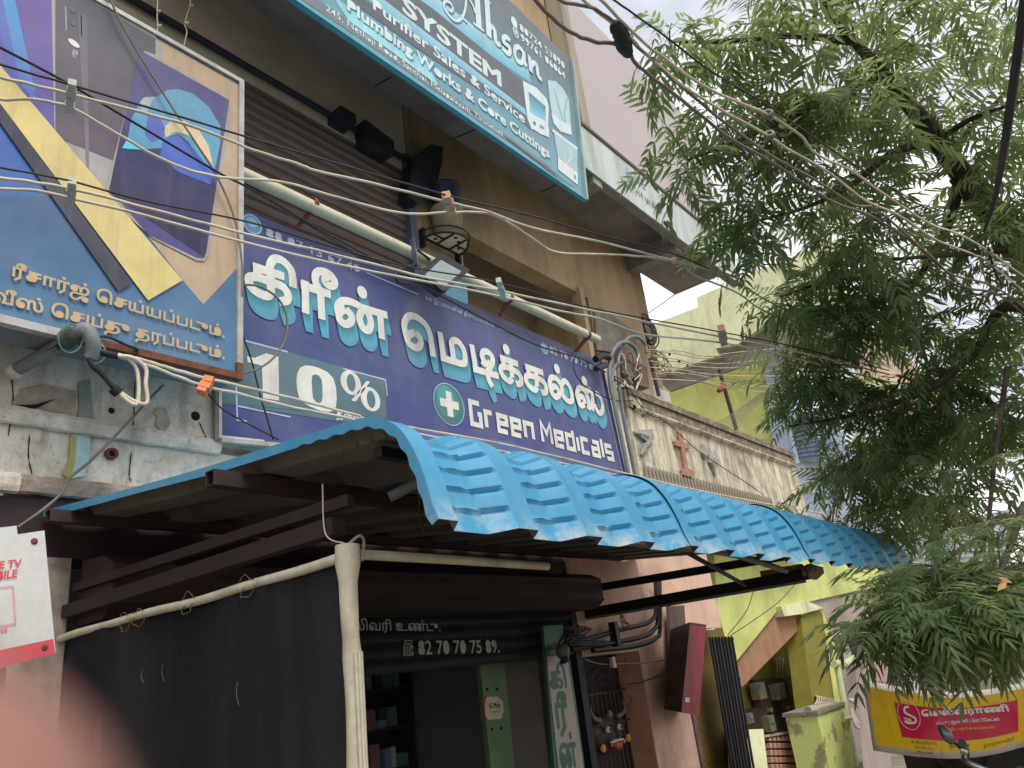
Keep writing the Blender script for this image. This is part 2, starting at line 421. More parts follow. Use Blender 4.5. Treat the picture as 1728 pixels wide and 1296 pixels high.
M_yellowgreen = mat('mustard_green_wall', K(124, 118, 42), .85, dirt=K(92, 86, 36), scale=2.2, amount=.5)
M_mauve = mat('mauve_soffit', K(150, 136, 128), .9, dirt=K(124, 112, 104), scale=2, amount=.5)
M_blueshut = mat('blue_grey_shutter', K(108, 124, 148), .6, dirt=K(80, 88, 98), scale=6, amount=.5)
M_bluepaint = mat('light_blue_paint', K(172, 184, 202), .8, dirt=K(146, 160, 182), scale=3, amount=.5)
M_whitewall = mat('white_wall', K(198, 200, 200), .85, dirt=K(165, 165, 162), scale=2, amount=.5)
M_shutter = mat('brown_grey_shutter_steel', K(88, 80, 76), .55, metal=.1, dirt=K(104, 80, 66), scale=5, amount=.6)
M_dark = mat('dark_blue_steel', K(28, 32, 44), .6, dirt=K(44, 40, 40), scale=5, amount=.5)
M_steelblue = mat('blue_grey_steel', K(72, 84, 100), .55, metal=.1, dirt=K(60, 62, 66), scale=6, amount=.5)
M_maroon = mat('maroon_paint', K(64, 42, 40, .8), .7, dirt=K(44, 34, 31, .8), scale=7, amount=.7, bump=.1)
M_maroondark = mat('dark_maroon_steel', K(52, 34, 36), .6, dirt=K(34, 28, 28), scale=4, amount=.6)
M_black = mat('black_steel', S(24, 22, 22), .55, dirt=S(48, 42, 38), scale=8, amount=.6)
M_canvas = mat('charcoal_cloth', S(40, 40, 45), .98, dirt=S(70, 67, 64), scale=3.2, amount=.6, streak=True, bump=.5, bscale=240, spec=.1, lo=.45, hi=.8)
M_pvc = mat('dusty_white_pipe', K(200, 192, 170, 1.15), .6, speck=.35, dirt=K(140, 124, 98), scale=6, amount=.6, lo=.5, hi=.75)
M_pvcgrey = mat('grey_pipe', K(110, 116, 118), .55, dirt=K(84, 84, 82), scale=7, amount=.6)
M_tubewhite = mat('ivory_tube', K(206, 200, 170, 1.1), .45, dirt=K(150, 136, 100), scale=8, amount=.45, lo=.5, hi=.75)
M_rust = mat('rusty_iron', K(110, 66, 44), .85, dirt=K(62, 44, 36), scale=14, amount=.8, bump=.3)
M_alu = mat('aluminium_frame', K(176, 172, 166), .45, metal=.35, dirt=K(120, 112, 100), scale=6, amount=.5)
M_flexback = mat('grey_flex_back', K(110, 116, 120), .8, dirt=K(70, 68, 64), scale=2, amount=.5)
M_blackplastic = mat('black_plastic', S(22, 23, 27), .42, dirt=S(44, 42, 40), scale=8, amount=.4)
M_wire = mat('cream_cable', K(206, 194, 172, 1.15), .55, dirt=K(140, 122, 98), scale=5, amount=.55)
M_wiredark = mat('black_cable', S(22, 22, 25), .5, dirt=S(58, 52, 46), scale=6, amount=.5)
M_wiregrey = mat('grey_cable', K(116, 104, 92), .6, dirt=K(70, 62, 54), scale=5, amount=.6)
M_clipgrey = mat('grey_clip', K(128, 124, 116), .7, dirt=K(84, 80, 76), scale=20, amount=.5)
M_clipwood = mat('tan_clip', K(190, 150, 118), .8, dirt=K(130, 96, 72), scale=20, amount=.5)
M_cliporange = mat('orange_clip', K(210, 120, 70), .6, dirt=K(150, 70, 50), scale=20, amount=.6)
M_concretegrey = mat('grey_cement', K(104, 98, 88), .95, dirt=K(140, 132, 116), scale=5, amount=.7, bump=.3)
M_brownbox = mat('brown_service_box', K(108, 88, 74), .6, dirt=K(78, 62, 52), scale=6, amount=.6)
M_board = mat('brown_meter_board', K(66, 52, 44), .8, dirt=K(48, 38, 34), scale=5, amount=.6)
M_meter = mat('dusty_meter_case', K(132, 124, 100), .5, dirt=K(90, 84, 66), scale=12, amount=.7)
M_shopin = mat('shop_interior_paint', S(176, 182, 186), .7, dirt=S(140, 144, 148), scale=2)
M_darkroom = mat('dark_interior', S(40, 42, 46), .9, dirt=S(30, 30, 34), scale=3)
M_glassy = mat('lamp_glass', K(120, 138, 132), .12, spec=.8, grain=.02)
M_skyblue = mat('sky_blue_paint', K(92, 142, 168), .75, dirt=K(112, 155, 172), scale=8, amount=.5)
PR = print_mat('printed_vinyl', .42, wear=.12)
PRM = print_mat('matte_print', .65, wear=.16)
PRF = print_mat('glossy_flex', .36, wear=.09)
n_st = Vector((0, -1, 0))

# ---------------------------------------------------------------- ground
g = MB(); g.add([(-300, -300, GZ), (600, -300, GZ), (600, 300, GZ), (-300, 300, GZ)], [(0, 1, 2, 3)]); struct('ground', g, M_asphalt)
g = MB(); g.box(-40, 60, 1.2, 4.6, GZ+.004, GZ+.14); struct('pavement', g, M_concretegrey)

# ---------------------------------------------------------------- shop building
YF = 4.5; YU = 4.7
shop = thing('shop_building', 'old two storey shop building with peeling whitewashed band, steel shutters and deep balcony soffit', 'building', (3, YF, 0))
def wall_y(parent, name, m, y0, y1, x0, x1, z0, z1, label=None):
    if z0 == 0: z0 = GZ
    return link(name, MB().box(x0, x1, y0, y1, z0, z1), m, parent, label)
# lower stained band (left), split so that stained bay and white bays differ as in the photograph
zm = 3.255; zb = 2.88
wall_y(shop, 'wall', M_moss, YF, YF+.3, -4, 1.36, zm+.04, 5.25, 'blackened green plaster above the moulding')
wall_y(shop, 'wall', M_white, YF+.002, YF+.3, 1.36, 9.9, zm+.04, 5.2)
wall_y(shop, 'wall', M_white, YF+.004, YF+.3, -4, 9.7, zb+.03, zm-.03, 'whitewashed band between two mouldings')
def moulding(z, r, x0, x1, m, pr=0.05):
    b = MB(); prof = [(-pr*.3, -r), (-pr*.8, -r*.9), (-pr, -r*.3), (-pr, r*.35), (-pr*.6, r), (0.002, r)]
    xs = np.linspace(x0, x1, 40); vs = []
    for x in xs:
        for (dy, dz) in prof: vs.append((x, YF+dy+random.uniform(-.004, .004), z+dz+random.uniform(-.004, .004)))
    n = len(prof); fs = [(i*n+k, (i+1)*n+k, (i+1)*n+k+1, i*n+k+1) for i in range(len(xs)-1) for k in range(n-1)]
    return link('moulding', b.add(vs, fs, None, False), m, shop)
moulding(zm, .045, -4, 1.36, M_green_old); moulding(zm+.001, .05, 1.36, 2.72, M_white, .06)
moulding(zb, .055, -4, 1.55, M_white, .07); moulding(zb+.001, .05, 1.55, 2.9, M_pinkplas, .05)
# pilaster strip with drip of old green paint, crack, drilled holes, peeled patch, salmon patch
def flat_y(pts, y, m, th, name, label=None, parent=shop):
    return link(name, MB().prism([Py(a, b, y) for a, b in pts], (0, th, 0)), m, parent, label)
flat_y([(132, 648), (152, 640), (158, 700), (165, 716), (128, 716), (134, 690)], YF-.012, mat('grey_green_drip', K(132, 136, 122), .9, dirt=K(100, 110, 98), scale=8, amount=.6), .012, 'paint_patch', 'grey green paint drip')
flat_y([(122, 733), (152, 733), (152, 768), (143, 803), (118, 808), (106, 796), (118, 775)], YF-.010, mat('pale_teal_drip', K(150, 176, 178), .9, dirt=K(190, 196, 190), scale=8, amount=.6), .010, 'paint_patch', 'pale teal paint drip')
flat_y([(119, 736), (129, 737), (127, 780), (118, 808), (105, 800), (117, 776)], YF-.012, mat('mustard_drip', K(150, 146, 84), .9, dirt=K(170, 166, 110), scale=8, amount=.6), .010, 'paint_patch', 'mustard paint drip')
flat_y([(38, 655), (70, 648), (128, 660), (130, 700), (112, 712), (34, 690), (20, 680)], YF-.008, M_pinkplas, .008, 'plaster_patch', 'peeling pinkish plaster patch')
flat_y([(22, 683), (45, 683), (62, 682), (93, 673), (72, 684), (56, 692), (44, 690)], YF-.016, M_crack, .006, 'crack')
flat_y([(258, 698), (268, 686), (282, 690), (288, 716), (275, 730), (262, 716), (266, 702)], YF-.012, mat('bared_plaster', K(168, 164, 148), .9, dirt=K(110, 104, 92), scale=10, amount=.7), .008, 'plaster_patch', 'torn patch with dark edge')
for (px, py, r) in ((188, 693, .017), (330, 702, .028), (186, 767, .02)):
    c = Py(px, py, YF); b = MB().lathe(c+V(0, -.012, 0), [(0, -.001), (r*.55, -.002), (r, .004), (r*1.15, .012)], 14, (0, 1, 0)); link('drilled_hole', b, M_crack, shop)
c = Py(186, 767, YF); link('pipe_stub', MB().lathe(c+V(0, .0, 0), [(.02, 0), (.036, 0), (.036, -.03), (.02, -.03), (.02, 0)], 14, (0, 1, 0)), M_rust, shop)
for seam in ([(228, 640), (226, 700), (224, 722)], [(222, 762), (218, 800), (221, 812)], [(50, 733), (48, 770), (54, 800)], [(336, 712), (344, 730), (349, 742)], [(19, 620), (22, 680), (14, 735)]):
    b = MB().tube(spline([Py(a, q, YF-.003) for a, q in seam], 4), [.001+.0035*abs(math.sin(k_*1.9)) for k_ in range(len(spline(seam, 4) if False else [0]*((len(seam)-1)*4+1)))], 5); link('crack', b, M_crack, shop)

# upper storey wall: left of shutter / lintel / pier / recess
xs1 = Py(693, 380, YU).x            # right jamb of the upper shutter
zt = 1.6+1.285*YU
lint = wall_y(shop, 'wall', M_beige, YU, YU+.25, -3.5, xs1+.02, 6.72, zt, 'brown shaded wall above the shutter')
pier0, pier1 = xs1+.1, Py(785, 470, YU).x
wall_y(shop, 'wall', M_cream, YU, YU+.8, pier0-.06, pier1, 5.1, zt, 'cream pier beside the shutter')
rx1 = Py(985, 560, YU).x
wall_y(shop, 'wall', M_cream, YU+.003, YU+.25, pier1, 10.17, 6.33, zt, 'cream lintel over the recess')
wall_y(shop, 'wall', M_beige, 5.75, 5.95, pier1-.5, 10.17, 4.6, zt, 'back wall of the recess')
wall_y(shop, 'wall', M_cream, YU+.002, 5.75, rx1+.27, 10.17, 4.2, 6.33, 'cream end wall of the recess')
wall_y(shop, 'column', M_cream, YU-.05, YU+.1, rx1, rx1+.1, 5.0, 6.4, 'thin white post')
wall_y(shop, 'wall', M_cream, YU-.1, YU+.3, 8.75, 10.17, 2.9, 4.9)
flat_y([(1003, 520), (1012, 517), (1075, 562), (1070, 600), (1008, 590)], YU-.03, M_concretegrey, .02, 'cement_patch', 'bare cement patch')
# slab soffit, front fascia and end beam
wall_y(shop, 'balcony_slab', M_soffit, 3.86, YU+.25, -4, 10.2, zt, zt+.3)
fas0 = 7.31
fx1 = Py(1240, 440, 3.72).x
wall_y(shop, 'fascia', M_soffit, 3.74, 3.86, -4, fx1, fas0, 8.0)
wall_y(shop, 'fascia', M_fascia, 3.72, 3.74, 6.4, fx1, fas0, 8.0, 'pale painted front face with house number')
wall_y(shop, 'coping', mat('brown_edge_strip', K(84, 68, 62), .8), 3.70, 3.95, 6.4, fx1, 8.0, 8.05)
wall_y(shop, 'end_beam', M_soffit, 3.86, YU, 9.74, 9.95, 7.24, zt)
wall_y(shop, 'end_slab', M_soffit, 3.86, YU+.2, 10.2, fx1, zt-.02, zt+.26)
for (p, q) in (((742, 243), (804, 218)), ((885, 390), (905, 360)), ((912, 325), (938, 312)), ((600, 165), (660, 130))):
    link('soffit_crack', MB().tube([Pz(*p, zt-.004), Pz(*q, zt-.004)], .006, 5), M_crack, shop)
wall_y(shop, 'upper_wall', M_cream, 4.0, 4.2, 2.0, 8.05, 8.05, 12.0, 'cream wall seen above the blue board')
wall_y(shop, 'corner_post', mat('grey_wood_post', K(150, 142, 126), .85, dirt=K(100, 92, 80), scale=5, amount=.6, streak=True), 3.75, 3.98, 7.32, 7.52, 7.2, 12.0)
wall_y(shop, 'window_bar', M_maroondark, 3.96, 4.0, 6.2, 6.34, 8.05, 12)
wall_y(shop, 'side_panel', M_pinkwall, 3.80, 3.88, 7.53, fx1+.0, 8.06, 10.62, 'large pale pink panel above the ledge')
wall_y(shop, 'roof_slab', M_soffit, 4.2, 8.5, -4, 10.1, 7.95, 8.15)
# lettering on the fascia
P = Print((8, 3.72, 7.6), n_st)
P.text('No:11,H/4', (1050, 312), (1086, 338), (1051, 300), S(86, 100, 104), 2, .0)
P.text('நகர் மெயின்', (1089, 341), (1118, 362), (1090, 330), S(86, 100, 104), 2, .0)
P.poly([(1055, 288), (1070, 299), (1070, 318), (1058, 308)], S(120, 160, 172), 1)
P.text('VIVE', (1060, 300), (1090, 322), (1061, 285), S(118, 158, 170), 2, .02)
P.done('lettering', PRM, shop)
# upper rolling shutter with slats, drum brackets and side guide
ush = link('rolling_shutter', MB().box(xs1-.06, xs1+.03, YU-.06, YU+.02, 5.1, 6.9), M_steelblue, shop, 'blue grey guide channel of the upper shutter')
pitch = .105
slp = [(.03, 0), (.012, .012), (.0, .036), (.006, .062), (.028, pitch-.006), (.03, pitch)]
def slat_mesh(x0, x1, z, y):
    b = MB(); vs = []
    for x in (x0, x1):
        for (dy, dz) in slp: vs.append((x, y+dy, z+dz))
    n = len(slp); return b.add(vs, [(k, n+k, n+k+1, k+1) for k in range(n-1)], None, False)
first = None
for i in range(17):
    z = 5.02+i*pitch
    if first is None: first = link('slat', slat_mesh(-3.0, xs1-.05, z, YU+.0), M_shutter, ush)
    else: clone(first, ush, (0, 0, i*pitch))
wall_y(shop, 'shutter_backing', M_darkroom, YU+.05, YU+.07, -3.2, xs1, 5, 6.9)
for (px0, py0, px1, py1, w) in ((566, 192, 592, 212, .07),):
    a, b_ = Py(px0, py0, YU-.12), Py(px1, py1, YU-.12)
    link('shutter_bracket', MB().box(min(a.x, b_.x), max(a.x, b_.x), YU-.2, YU, (a.z+b_.z)/2-w*.7, (a.z+b_.z)/2+w), M_dark, shop)
a = Py(640, 238, YU-.15); link('shutter_motor', MB().hexa([(a.x-.16, YU-.2, a.z-.12), (a.x+.14, YU-.2, a.z-.14), (a.x+.14, YU, a.z-.12), (a.x-.16, YU, a.z-.12), (a.x-.2, YU-.18, a.z+.14), (a.x+.18, YU-.18, a.z+.08), (a.x+.18, YU, a.z+.08), (a.x-.2, YU, a.z+.14)]), M_dark, shop)
a = Py(727, 312, YU-.1); link('shutter_bracket', MB().prism([Py(q[0], q[1], YU-.16) for q in ((697, 268), (728, 243), (748, 248), (746, 275), (735, 320), (705, 345), (690, 330))], (0, .16, 0)), M_dark, shop)
link('shutter_drum', MB().tube([(-3, YU-.05, 6.83), (xs1, YU-.05, 6.83)], .03, 10), M_dark, shop)

# ground floor of the shop: side wall, floor, back wall with shelves, half lowered painted shutter
gx0, gx1 = 1.9, 6.75
wall_y(shop, 'wall', mat('dark_brown_pier', K(84, 72, 62), .95, dirt=K(40, 34, 32), scale=3, amount=.9, lo=.3, hi=.6), YF, YF+.3, -4, 1.6, 0, 2.6, 'dark brown pier left of the screen')  # pier coloured dark brown, with noise patches of a darker tone
wall_y(shop, 'wall', mat('grimy_white', K(168, 156, 144), .95, dirt=K(90, 78, 68), scale=5, amount=.9), YF-.01, YF+.3, 1.6, 1.86, 0, 2.5, 'grimy white pier end behind the screen rail')
wall_y(shop, 'wall', M_shopin, YF+.31, YF+2.9, 1.6, 1.75, 0, 2.85)
wall_y(shop, 'wall', M_shopin, YF+.31, YF+2.9, gx1, gx1+.1, 0, 2.85)
wall_y(shop, 'wall', M_shopin, YF+2.9, YF+3.0, 1.6, gx1+.1, 0, 2.85)
wall_y(shop, 'ceiling', M_shopin, YF+.31, YF+3.0, 1.6, gx1+.1, 2.86, 2.95)
wall_y(shop, 'beam', M_maroondark, YF+.02, YF+.3, -4, 7.0, 2.5, 2.82)
hood = link('shutter_hood', MB().prism([(1.9, YF-.3, 2.46), (1.9, YF-.42, 2.40), (1.9, YF-.42, 2.20), (1.9, YF-.33, 2.135), (1.9, YF-.05, 2.135), (1.9, YF-.05, 2.48)], (4.66, 0, 0)), M_maroondark, shop, 'dark maroon shutter hood')
for zc in (2.34, 2.2):
    link('hood_seam', MB().box(1.9, 6.56, YF-.428, YF-.41, zc, zc+.012), M_maroon, shop)
sh2 = link('rolling_shutter', MB().box(6.5, 6.6, YF-.05, YF+.03, .0, 2.3), M_dark, shop, 'guide channel of the half lowered shop shutter')
first = None
for i in range(4):
    z = 1.74+i*pitch
    if first is None: first = link('slat', slat_mesh(2.0, 6.52, z, YF-.05), mat('dark_green_shutter', K(34, 38, 42), .6, dirt=K(24, 27, 30), scale=4, amount=.6), sh2)
    else: clone(first, sh2, (0, 0, i*pitch))
P = Print((4, YF-.056, 1.9), n_st)
P.text('டெலிவரி உண்டு.', (560, 1063), (743, 1065), (561, 1042), S(190, 190, 186), 3, .012)
P.text(': 82 70 70 75 89.', (694, 1105), (843, 1101), (695, 1081), S(190, 190, 186), 3, .014)
for k in range(3):
    for j in range(3):
        x, y = 682+j*4.2, 1092+k*4.6; P.poly([(x, y), (x+2.8, y), (x+2.8, y+3), (x, y+3)], S(180, 180, 176), 2)
P.line([(681, 1089), (695, 1089), (695, 1106), (681, 1106)], .006, S(180, 180, 176), 2, True); P.line([(683, 1081), (695, 1081), (694, 1086), (683, 1086)], .006, S(180, 180, 176), 2, True)
P.done('lettering', PRM, sh2)
# ---------------------------------------------------------------- phone shop hoarding (left)
YS = 4.05
lx1 = .641*YS; lz0 = 1.6+.489*YS; lz1 = 1.6+1.076*YS
ls = thing('phone_sign', 'box hoarding with smartphone pictures, yellow and black stripes and Tamil lettering on blue', 'sign', (1.0, YS+.12, lz0))
link('box_body', MB().box(-1.6, lx1, YS+.004, 4.3, lz0, lz1), M_flexback, ls)
P = Print((1, YS, 4.5), n_st)
T = .001
BL0, BL1 = K(66, 112, 172, 1.15), K(72, 128, 180, 1.15)
P.grad([(-420, 330), (404, 330), (402, 632), (-420, 440)], K(68, 98, 142, 1.0), K(80, 124, 158, 1.0), 0, 14)
P.grad([(-420, -340), (408, 146), (404, 330), (-420, 330)], K(62, 66, 140), K(58, 96, 158), 0, 8)
P.poly([(130, -12), (408, 146), (405, 447), (343, 514), (304, 468), (120, 230)], K(190, 165, 136, .98), 1)
# purple phone at the far left
P.grad([(-260, -200), (92, -34), (92, 232), (-60, 100)], K(100, 78, 140), K(88, 84, 150), 2, 8)
P.grad([(-8, -60), (14, -50), (64, 180), (34, 142)], K(70, 150, 190), K(72, 104, 176), 3, 8)
P.grad([(-30, -70), (-8, -60), (34, 142), (14, 118)], K(84, 110, 175), K(80, 84, 158), 3, 4)
# grey phone seen from the back
P.poly([(86, -38), (262, 60), (273, 78), (270, 120), (184, 330), (92, 236)], K(150, 146, 142), 3)
P.grad([(93, -32), (262, 66), (262, 300), (93, 232)], K(84, 84, 92, 1.0), K(104, 90, 104, 1.0), 4, 12)
P.grad([(130, 20), (146, 28), (150, 306), (146, 300)], K(100, 98, 104, 1.0), K(136, 124, 134, 1.0), 5, 6)
P.line([(110, 12), (111, 52)], .006, K(170, 166, 160), 5); P.line([(136, 26), (137, 62)], .005, K(140, 138, 136), 5)
for q in ((122, 18), (123, 40)): P.ellipse(q, .018, .022, K(80, 80, 88), 6)
P.ellipse((124, 74), .035, .022, K(206, 206, 206), 6, rot=-.3)
P.text('48MP', (120, 97), (129, 101), (120, 82), K(170, 170, 172), 6)
# front phone
fo = [(236, 92), (244, 86), (262, 92), (372, 158), (386, 168), (389, 186), (352, 430), (345, 441), (332, 440), (258, 402), (176, 330)]
P.poly(fo, K(150, 142, 136), 6)
fi = [(240, 98), (250, 92), (372, 164), (383, 174), (384, 190), (348, 428), (341, 436), (330, 434), (250, 396), (184, 318)]
P.grad([(236, 86), (386, 170), (366, 300), (206, 212)], K(84, 78, 128, 1.0), K(78, 74, 122, 1.0), 7, 8)
P.poly(fi, K(72, 66, 116), 6.5)
P.grad([(206, 212), (366, 300), (344, 436), (182, 326)], K(70, 66, 112, 1.0), K(44, 42, 70, 1.0), 7, 8)
P.poly([(214, 240), (222, 200), (236, 172), (243, 164), (268, 162), (282, 152), (300, 150), (326, 158), (352, 180), (372, 212), (372, 240), (362, 288), (338, 268), (318, 240), (300, 226), (282, 232), (276, 250), (240, 252), (214, 252)], K(92, 152, 180, 1.1), 8)
P.poly([(276, 216), (290, 202), (312, 204), (336, 220), (352, 246), (360, 282), (340, 252), (318, 228), (296, 222), (280, 232)], K(196, 176, 140), 9)
P.poly([(236, 172), (244, 164), (262, 164), (254, 176), (248, 190), (238, 186)], K(150, 160, 160), 9)
P.poly([(250, 196), (270, 196), (278, 216), (276, 232), (256, 240), (244, 226)], K(82, 92, 166), 9)
P.poly([(206, 250), (240, 253), (236, 248), (216, 232)], K(90, 190, 214), 9)
P.poly([(276, 234), (300, 228), (326, 250), (360, 292), (356, 312), (300, 290), (270, 262)], K(70, 96, 176), 8.5)
# stripes
P.poly([(-300, -260), (0, 110), (308, 473), (250, 507), (0, 174), (-300, -200)], K(196, 178, 116), 10)
P.poly([(-300, -190), (0, 174), (224, 478), (200, 492), (0, 206), (-300, -150)], K(52, 52, 66), 11)
for (b, p0, p1, pt) in (('ரீசார்ஜ் ெசய்யப்படும்.', (18, 467), (377, 571), (20, 442)), ('வீஸ் ெசய்து தரப்படும்.', (-18, 508), (377, 607), (-16, 482))):
    P.text(b, p0, p1, pt, K(204, 174, 128, 1.0), 12, .022)
P.done('printed_panel', PR, ls)
fr = MB()
fr.box(-1.6, lx1+.012, YS-.02, YS+.03, lz1-.004, lz1+.03); link('frame', fr, M_alu, ls)
link('frame', MB().box(lx1-.028, lx1+.012, YS-.022, YS+.032, lz0-.01, lz1-.004), M_alu, ls)
link('frame', MB().box(-1.6, 1.55, YS-.02, YS+.03, lz0-.012, lz0+.032), M_alu, ls, 'pale bottom edge strip')
link('frame', MB().box(1.55, lx1-.028, YS-.021, YS+.03, lz0-.012, lz0+.03), M_rust, ls, 'rusty bottom edge strip')
link('frame', MB().box(lx1-.03, lx1+.014, YS-.024, YS+.034, lz0-.014, lz0+.1), M_rust, ls, 'rusty lower corner')

# ---------------------------------------------------------------- pharmacy sign (purple)
YG = 4.42
gs = thing('pharmacy_sign', 'long purple pharmacy signboard with white Tamil lettering, teal shadows, 10% box and green cross', 'sign', (5.2, YG+.03, 3.3))
c0 = [Py(371.5, 741, YG), Py(1054, 804, YG), Py(1012, 608, YG), Py(371.5, 336, YG)]
link('panel', MB().prism([p+V(0, .002, 0) for p in c0], (0, .06, 0)), mat('sign_back', K(80, 84, 120), .6), gs)
P = Print((5, YG, 4.2), n_st)
P.grad([(371.5, 336), (1012, 608), (1030, 690), (371.5, 520)], K(84, 90, 138, .98), K(80, 90, 138, .98), 0, 10)
P.grad([(371.5, 520), (1030, 690), (1054, 804), (371.5, 741)], K(76, 86, 136, .98), K(70, 76, 134, .98), 0, 10)
# teal wash at the lower edge and dark smudge near the lamp
P.grad([(640, 716), (860, 744), (980, 790), (640, 768)], K(82, 88, 148, 1.2), K(60, 104, 116, 1.2), 1, 8)
TEAL0, TEAL1 = K(84, 112, 122, 1.2), K(74, 106, 112, 1.2)
P.grad([(372, 563), (650, 640), (652, 706), (372, 680)], TEAL0, TEAL1, 2, 8)
P.grad([(372, 680), (500, 693), (650, 706), (640, 722)], TEAL1, K(80, 104, 120, 1.2), 2, 4)
W = K(206, 202, 192, 1.35); LW = K(178, 184, 210, 1.2)
P.line([(409, 574), (485, 594)], .014, LW, 3); P.line([(578, 622), (650, 641), (653, 668)], .012, LW, 3)
P.line([(398, 648), (400, 709), (416, 711)], .012, LW, 3); P.line([(400, 685), (490, 704)], .012, LW, 3)
P.line([(372, 738), (446, 746)], .03, K(190, 190, 200), 3)
P.line([(618, 460), (705, 497)], .012, LW, 3); P.line([(842, 554), (900, 580)], .012, LW, 3)
P.line([(1010, 625), (1050, 797)], .010, LW, 3)
P.poly([(417, 601), (430, 604), (449, 596), (470, 602), (471, 676), (444, 672), (442, 617), (418, 611)], W, 4)
def z4(pts): return [(390+a/5.76, 570+b/5.76) for a, b in pts]
P.poly(z4([(635, 420), (640, 350), (670, 290), (720, 268), (780, 272), (860, 295), (940, 335), (990, 390), (1018, 470), (1027, 580), (1020, 670), (990, 712), (940, 720), (860, 705), (770, 670), (700, 630), (660, 580), (642, 510)]), W, 4)
P.poly(z4([(783, 420), (788, 370), (812, 354), (850, 366), (880, 405), (888, 480), (890, 570), (880, 620), (855, 634), (820, 618), (796, 580), (788, 510)]), TEAL0, 5)
P.ellipse((390+1160/5.76, 570+438/5.76), .105, .105, W, 4); P.ellipse((390+1162/5.76, 570+438/5.76), .045, .075, TEAL0, 5)
P.ellipse((390+1352/5.76, 570+597/5.76), .105, .105, W, 4); P.ellipse((390+1356/5.76, 570+600/5.76), .045, .075, TEAL0, 5)
P.poly(z4([(1315, 420), (1350, 428), (1212, 620), (1168, 610)]), W, 4)
P.text('தள்ளுபடி', (567, 704), (640, 722), (568, 690), W, 4, .02)
# phone numbers and small line
P.text('88 07 13 67 40', (448, 398), (607, 461), (449, 384.5), LW, 4, .013)
P.text('82 70 70 75 89', (927.6, 595.5), (1006, 627), (928, 584), LW, 4, .013)
P.text('ஏக இறைவனின் திருப்பெயரால்', (717, 505), (834, 553), (718, 497), LW, 4, .012)
for q, r in (((425.5, 378.5), .085), ((918.5, 588), .07)):
    P.ellipse(q, r, r, K(170, 200, 220), 3); P.ellipse(q, r*.86, r*.86, K(92, 150, 190), 4); P.ellipse((q[0]-1, q[1]-3), r*.6, r*.5, K(150, 190, 212), 5)
# big hand drawn style Tamil letters, stroke by stroke, with their printed teal drop shade
R1 = lambda a, b: (400+a/6.4, 420+b/6.4)
R2 = lambda a, b: (660+a/7.855, 500+b/7.855)
R3 = lambda a, b: (820+a/7.855, 570+b/7.855)
STK = [
 (R1, 0, [(160, 195), (500, 305)]), (R1, 0, [(205, 175), (208, 330)]), (R1, 0, [(352, 235), (355, 470)]),
 (R1, 1, [(352, 460), (330, 512), (265, 505), (175, 455), (122, 385), (122, 318), (205, 312), (355, 365), (480, 415), (535, 490), (528, 560), (440, 578)]),
 (R1, 1, [(350, 260), (345, 180), (395, 115), (480, 135), (565, 225), (588, 320), (592, 425)]),
 (R1, 0, [(724, 350), (730, 703)]), (R1, 0, [(676, 392), (1000, 500)]), (R1, 0, [(888, 440), (905, 768)]),
 (R1, 1, [(880, 450), (838, 370), (836, 285), (890, 248), (980, 275), (1038, 345), (1035, 398), (985, 405), (938, 360), (950, 310), (1005, 305)]),
 (R1, 1, [(1160, 655), (1098, 690), (1095, 765), (1150, 818), (1212, 800), (1226, 735), (1165, 658)]),
 (R1, 1, [(1085, 720), (1075, 630), (1130, 570), (1235, 585), (1330, 650), (1310, 750), (1340, 850), (1400, 885), (1432, 830), (1420, 745), (1378, 665), (1335, 650)]),
 (R1, 0, [(1330, 640), (1612, 725)]), (R1, 0, [(1532, 700), (1552, 980)]),
 (R2, 1, [(310, 490), (235, 510), (200, 580), (245, 655), (325, 690), (375, 640), (368, 565), (310, 490)]),
 (R2, 1, [(205, 600), (165, 450), (165, 345), (225, 270), (330, 290), (445, 390), (500, 520), (520, 650), (540, 808)]),
 (R2, 0, [(632, 480), (682, 845)]), (R2, 1, [(640, 815), (800, 865), (920, 900), (965, 870), (950, 730), (890, 625), (825, 590), (785, 625), (795, 710), (815, 850)]),
 (R2, 0, [(1052, 645), (1108, 985)]), (R2, 0, [(1070, 965), (1412, 1065)]),
 (R2, 1, [(1200, 925), (1215, 870), (1190, 800), (1205, 745), (1262, 742), (1322, 805), (1325, 890), (1270, 1000), (1275, 1100), (1328, 1210)]),
 (R2, 1, [(1210, 860), (1250, 905), (1300, 890)]),
]
def kk(dx, dy): return [(R3, 0, [(172+dx, 270+dy), (410+dx, 355+dy)]), (R3, 0, [(208+dx, 270+dy), (222+dx, 385+dy)]), (R3, 0, [(312+dx, 320+dy), (330+dx, 530+dy)]),
 (R3, 1, [(332+dx, 540+dy), (300+dx, 582+dy), (228+dx, 535+dy), (182+dx, 455+dy), (190+dx, 400+dy), (240+dx, 392+dy), (330+dx, 425+dy), (412+dx, 475+dy), (450+dx, 550+dy), (440+dx, 612+dy), (385+dx, 620+dy)])]
STK += kk(0, 0)+kk(332, 115)
STK += [(R3, 1, [(950, 770), (905, 792), (850, 720), (868, 655), (920, 665), (955, 740), (940, 790)]),
 (R3, 1, [(848, 700), (826, 610), (850, 535), (920, 550), (985, 650), (1000, 760), (1065, 840), (1122, 840), (1122, 750), (1085, 640), (1030, 580), (990, 610)]),
 (R3, 1, [(1290, 885), (1245, 905), (1212, 845), (1232, 785), (1280, 805), (1300, 880)]),
 (R3, 1, [(1205, 830), (1190, 750), (1215, 675), (1280, 695), (1330, 790), (1350, 880), (1345, 960)]),
 (R3, 1, [(1310, 715), (1355, 700), (1395, 770), (1395, 970)]),
 (R3, 1, [(1435, 735), (1495, 790), (1530, 900), (1520, 985), (1480, 1000), (1435, 920), (1425, 880)])]
WST = .072
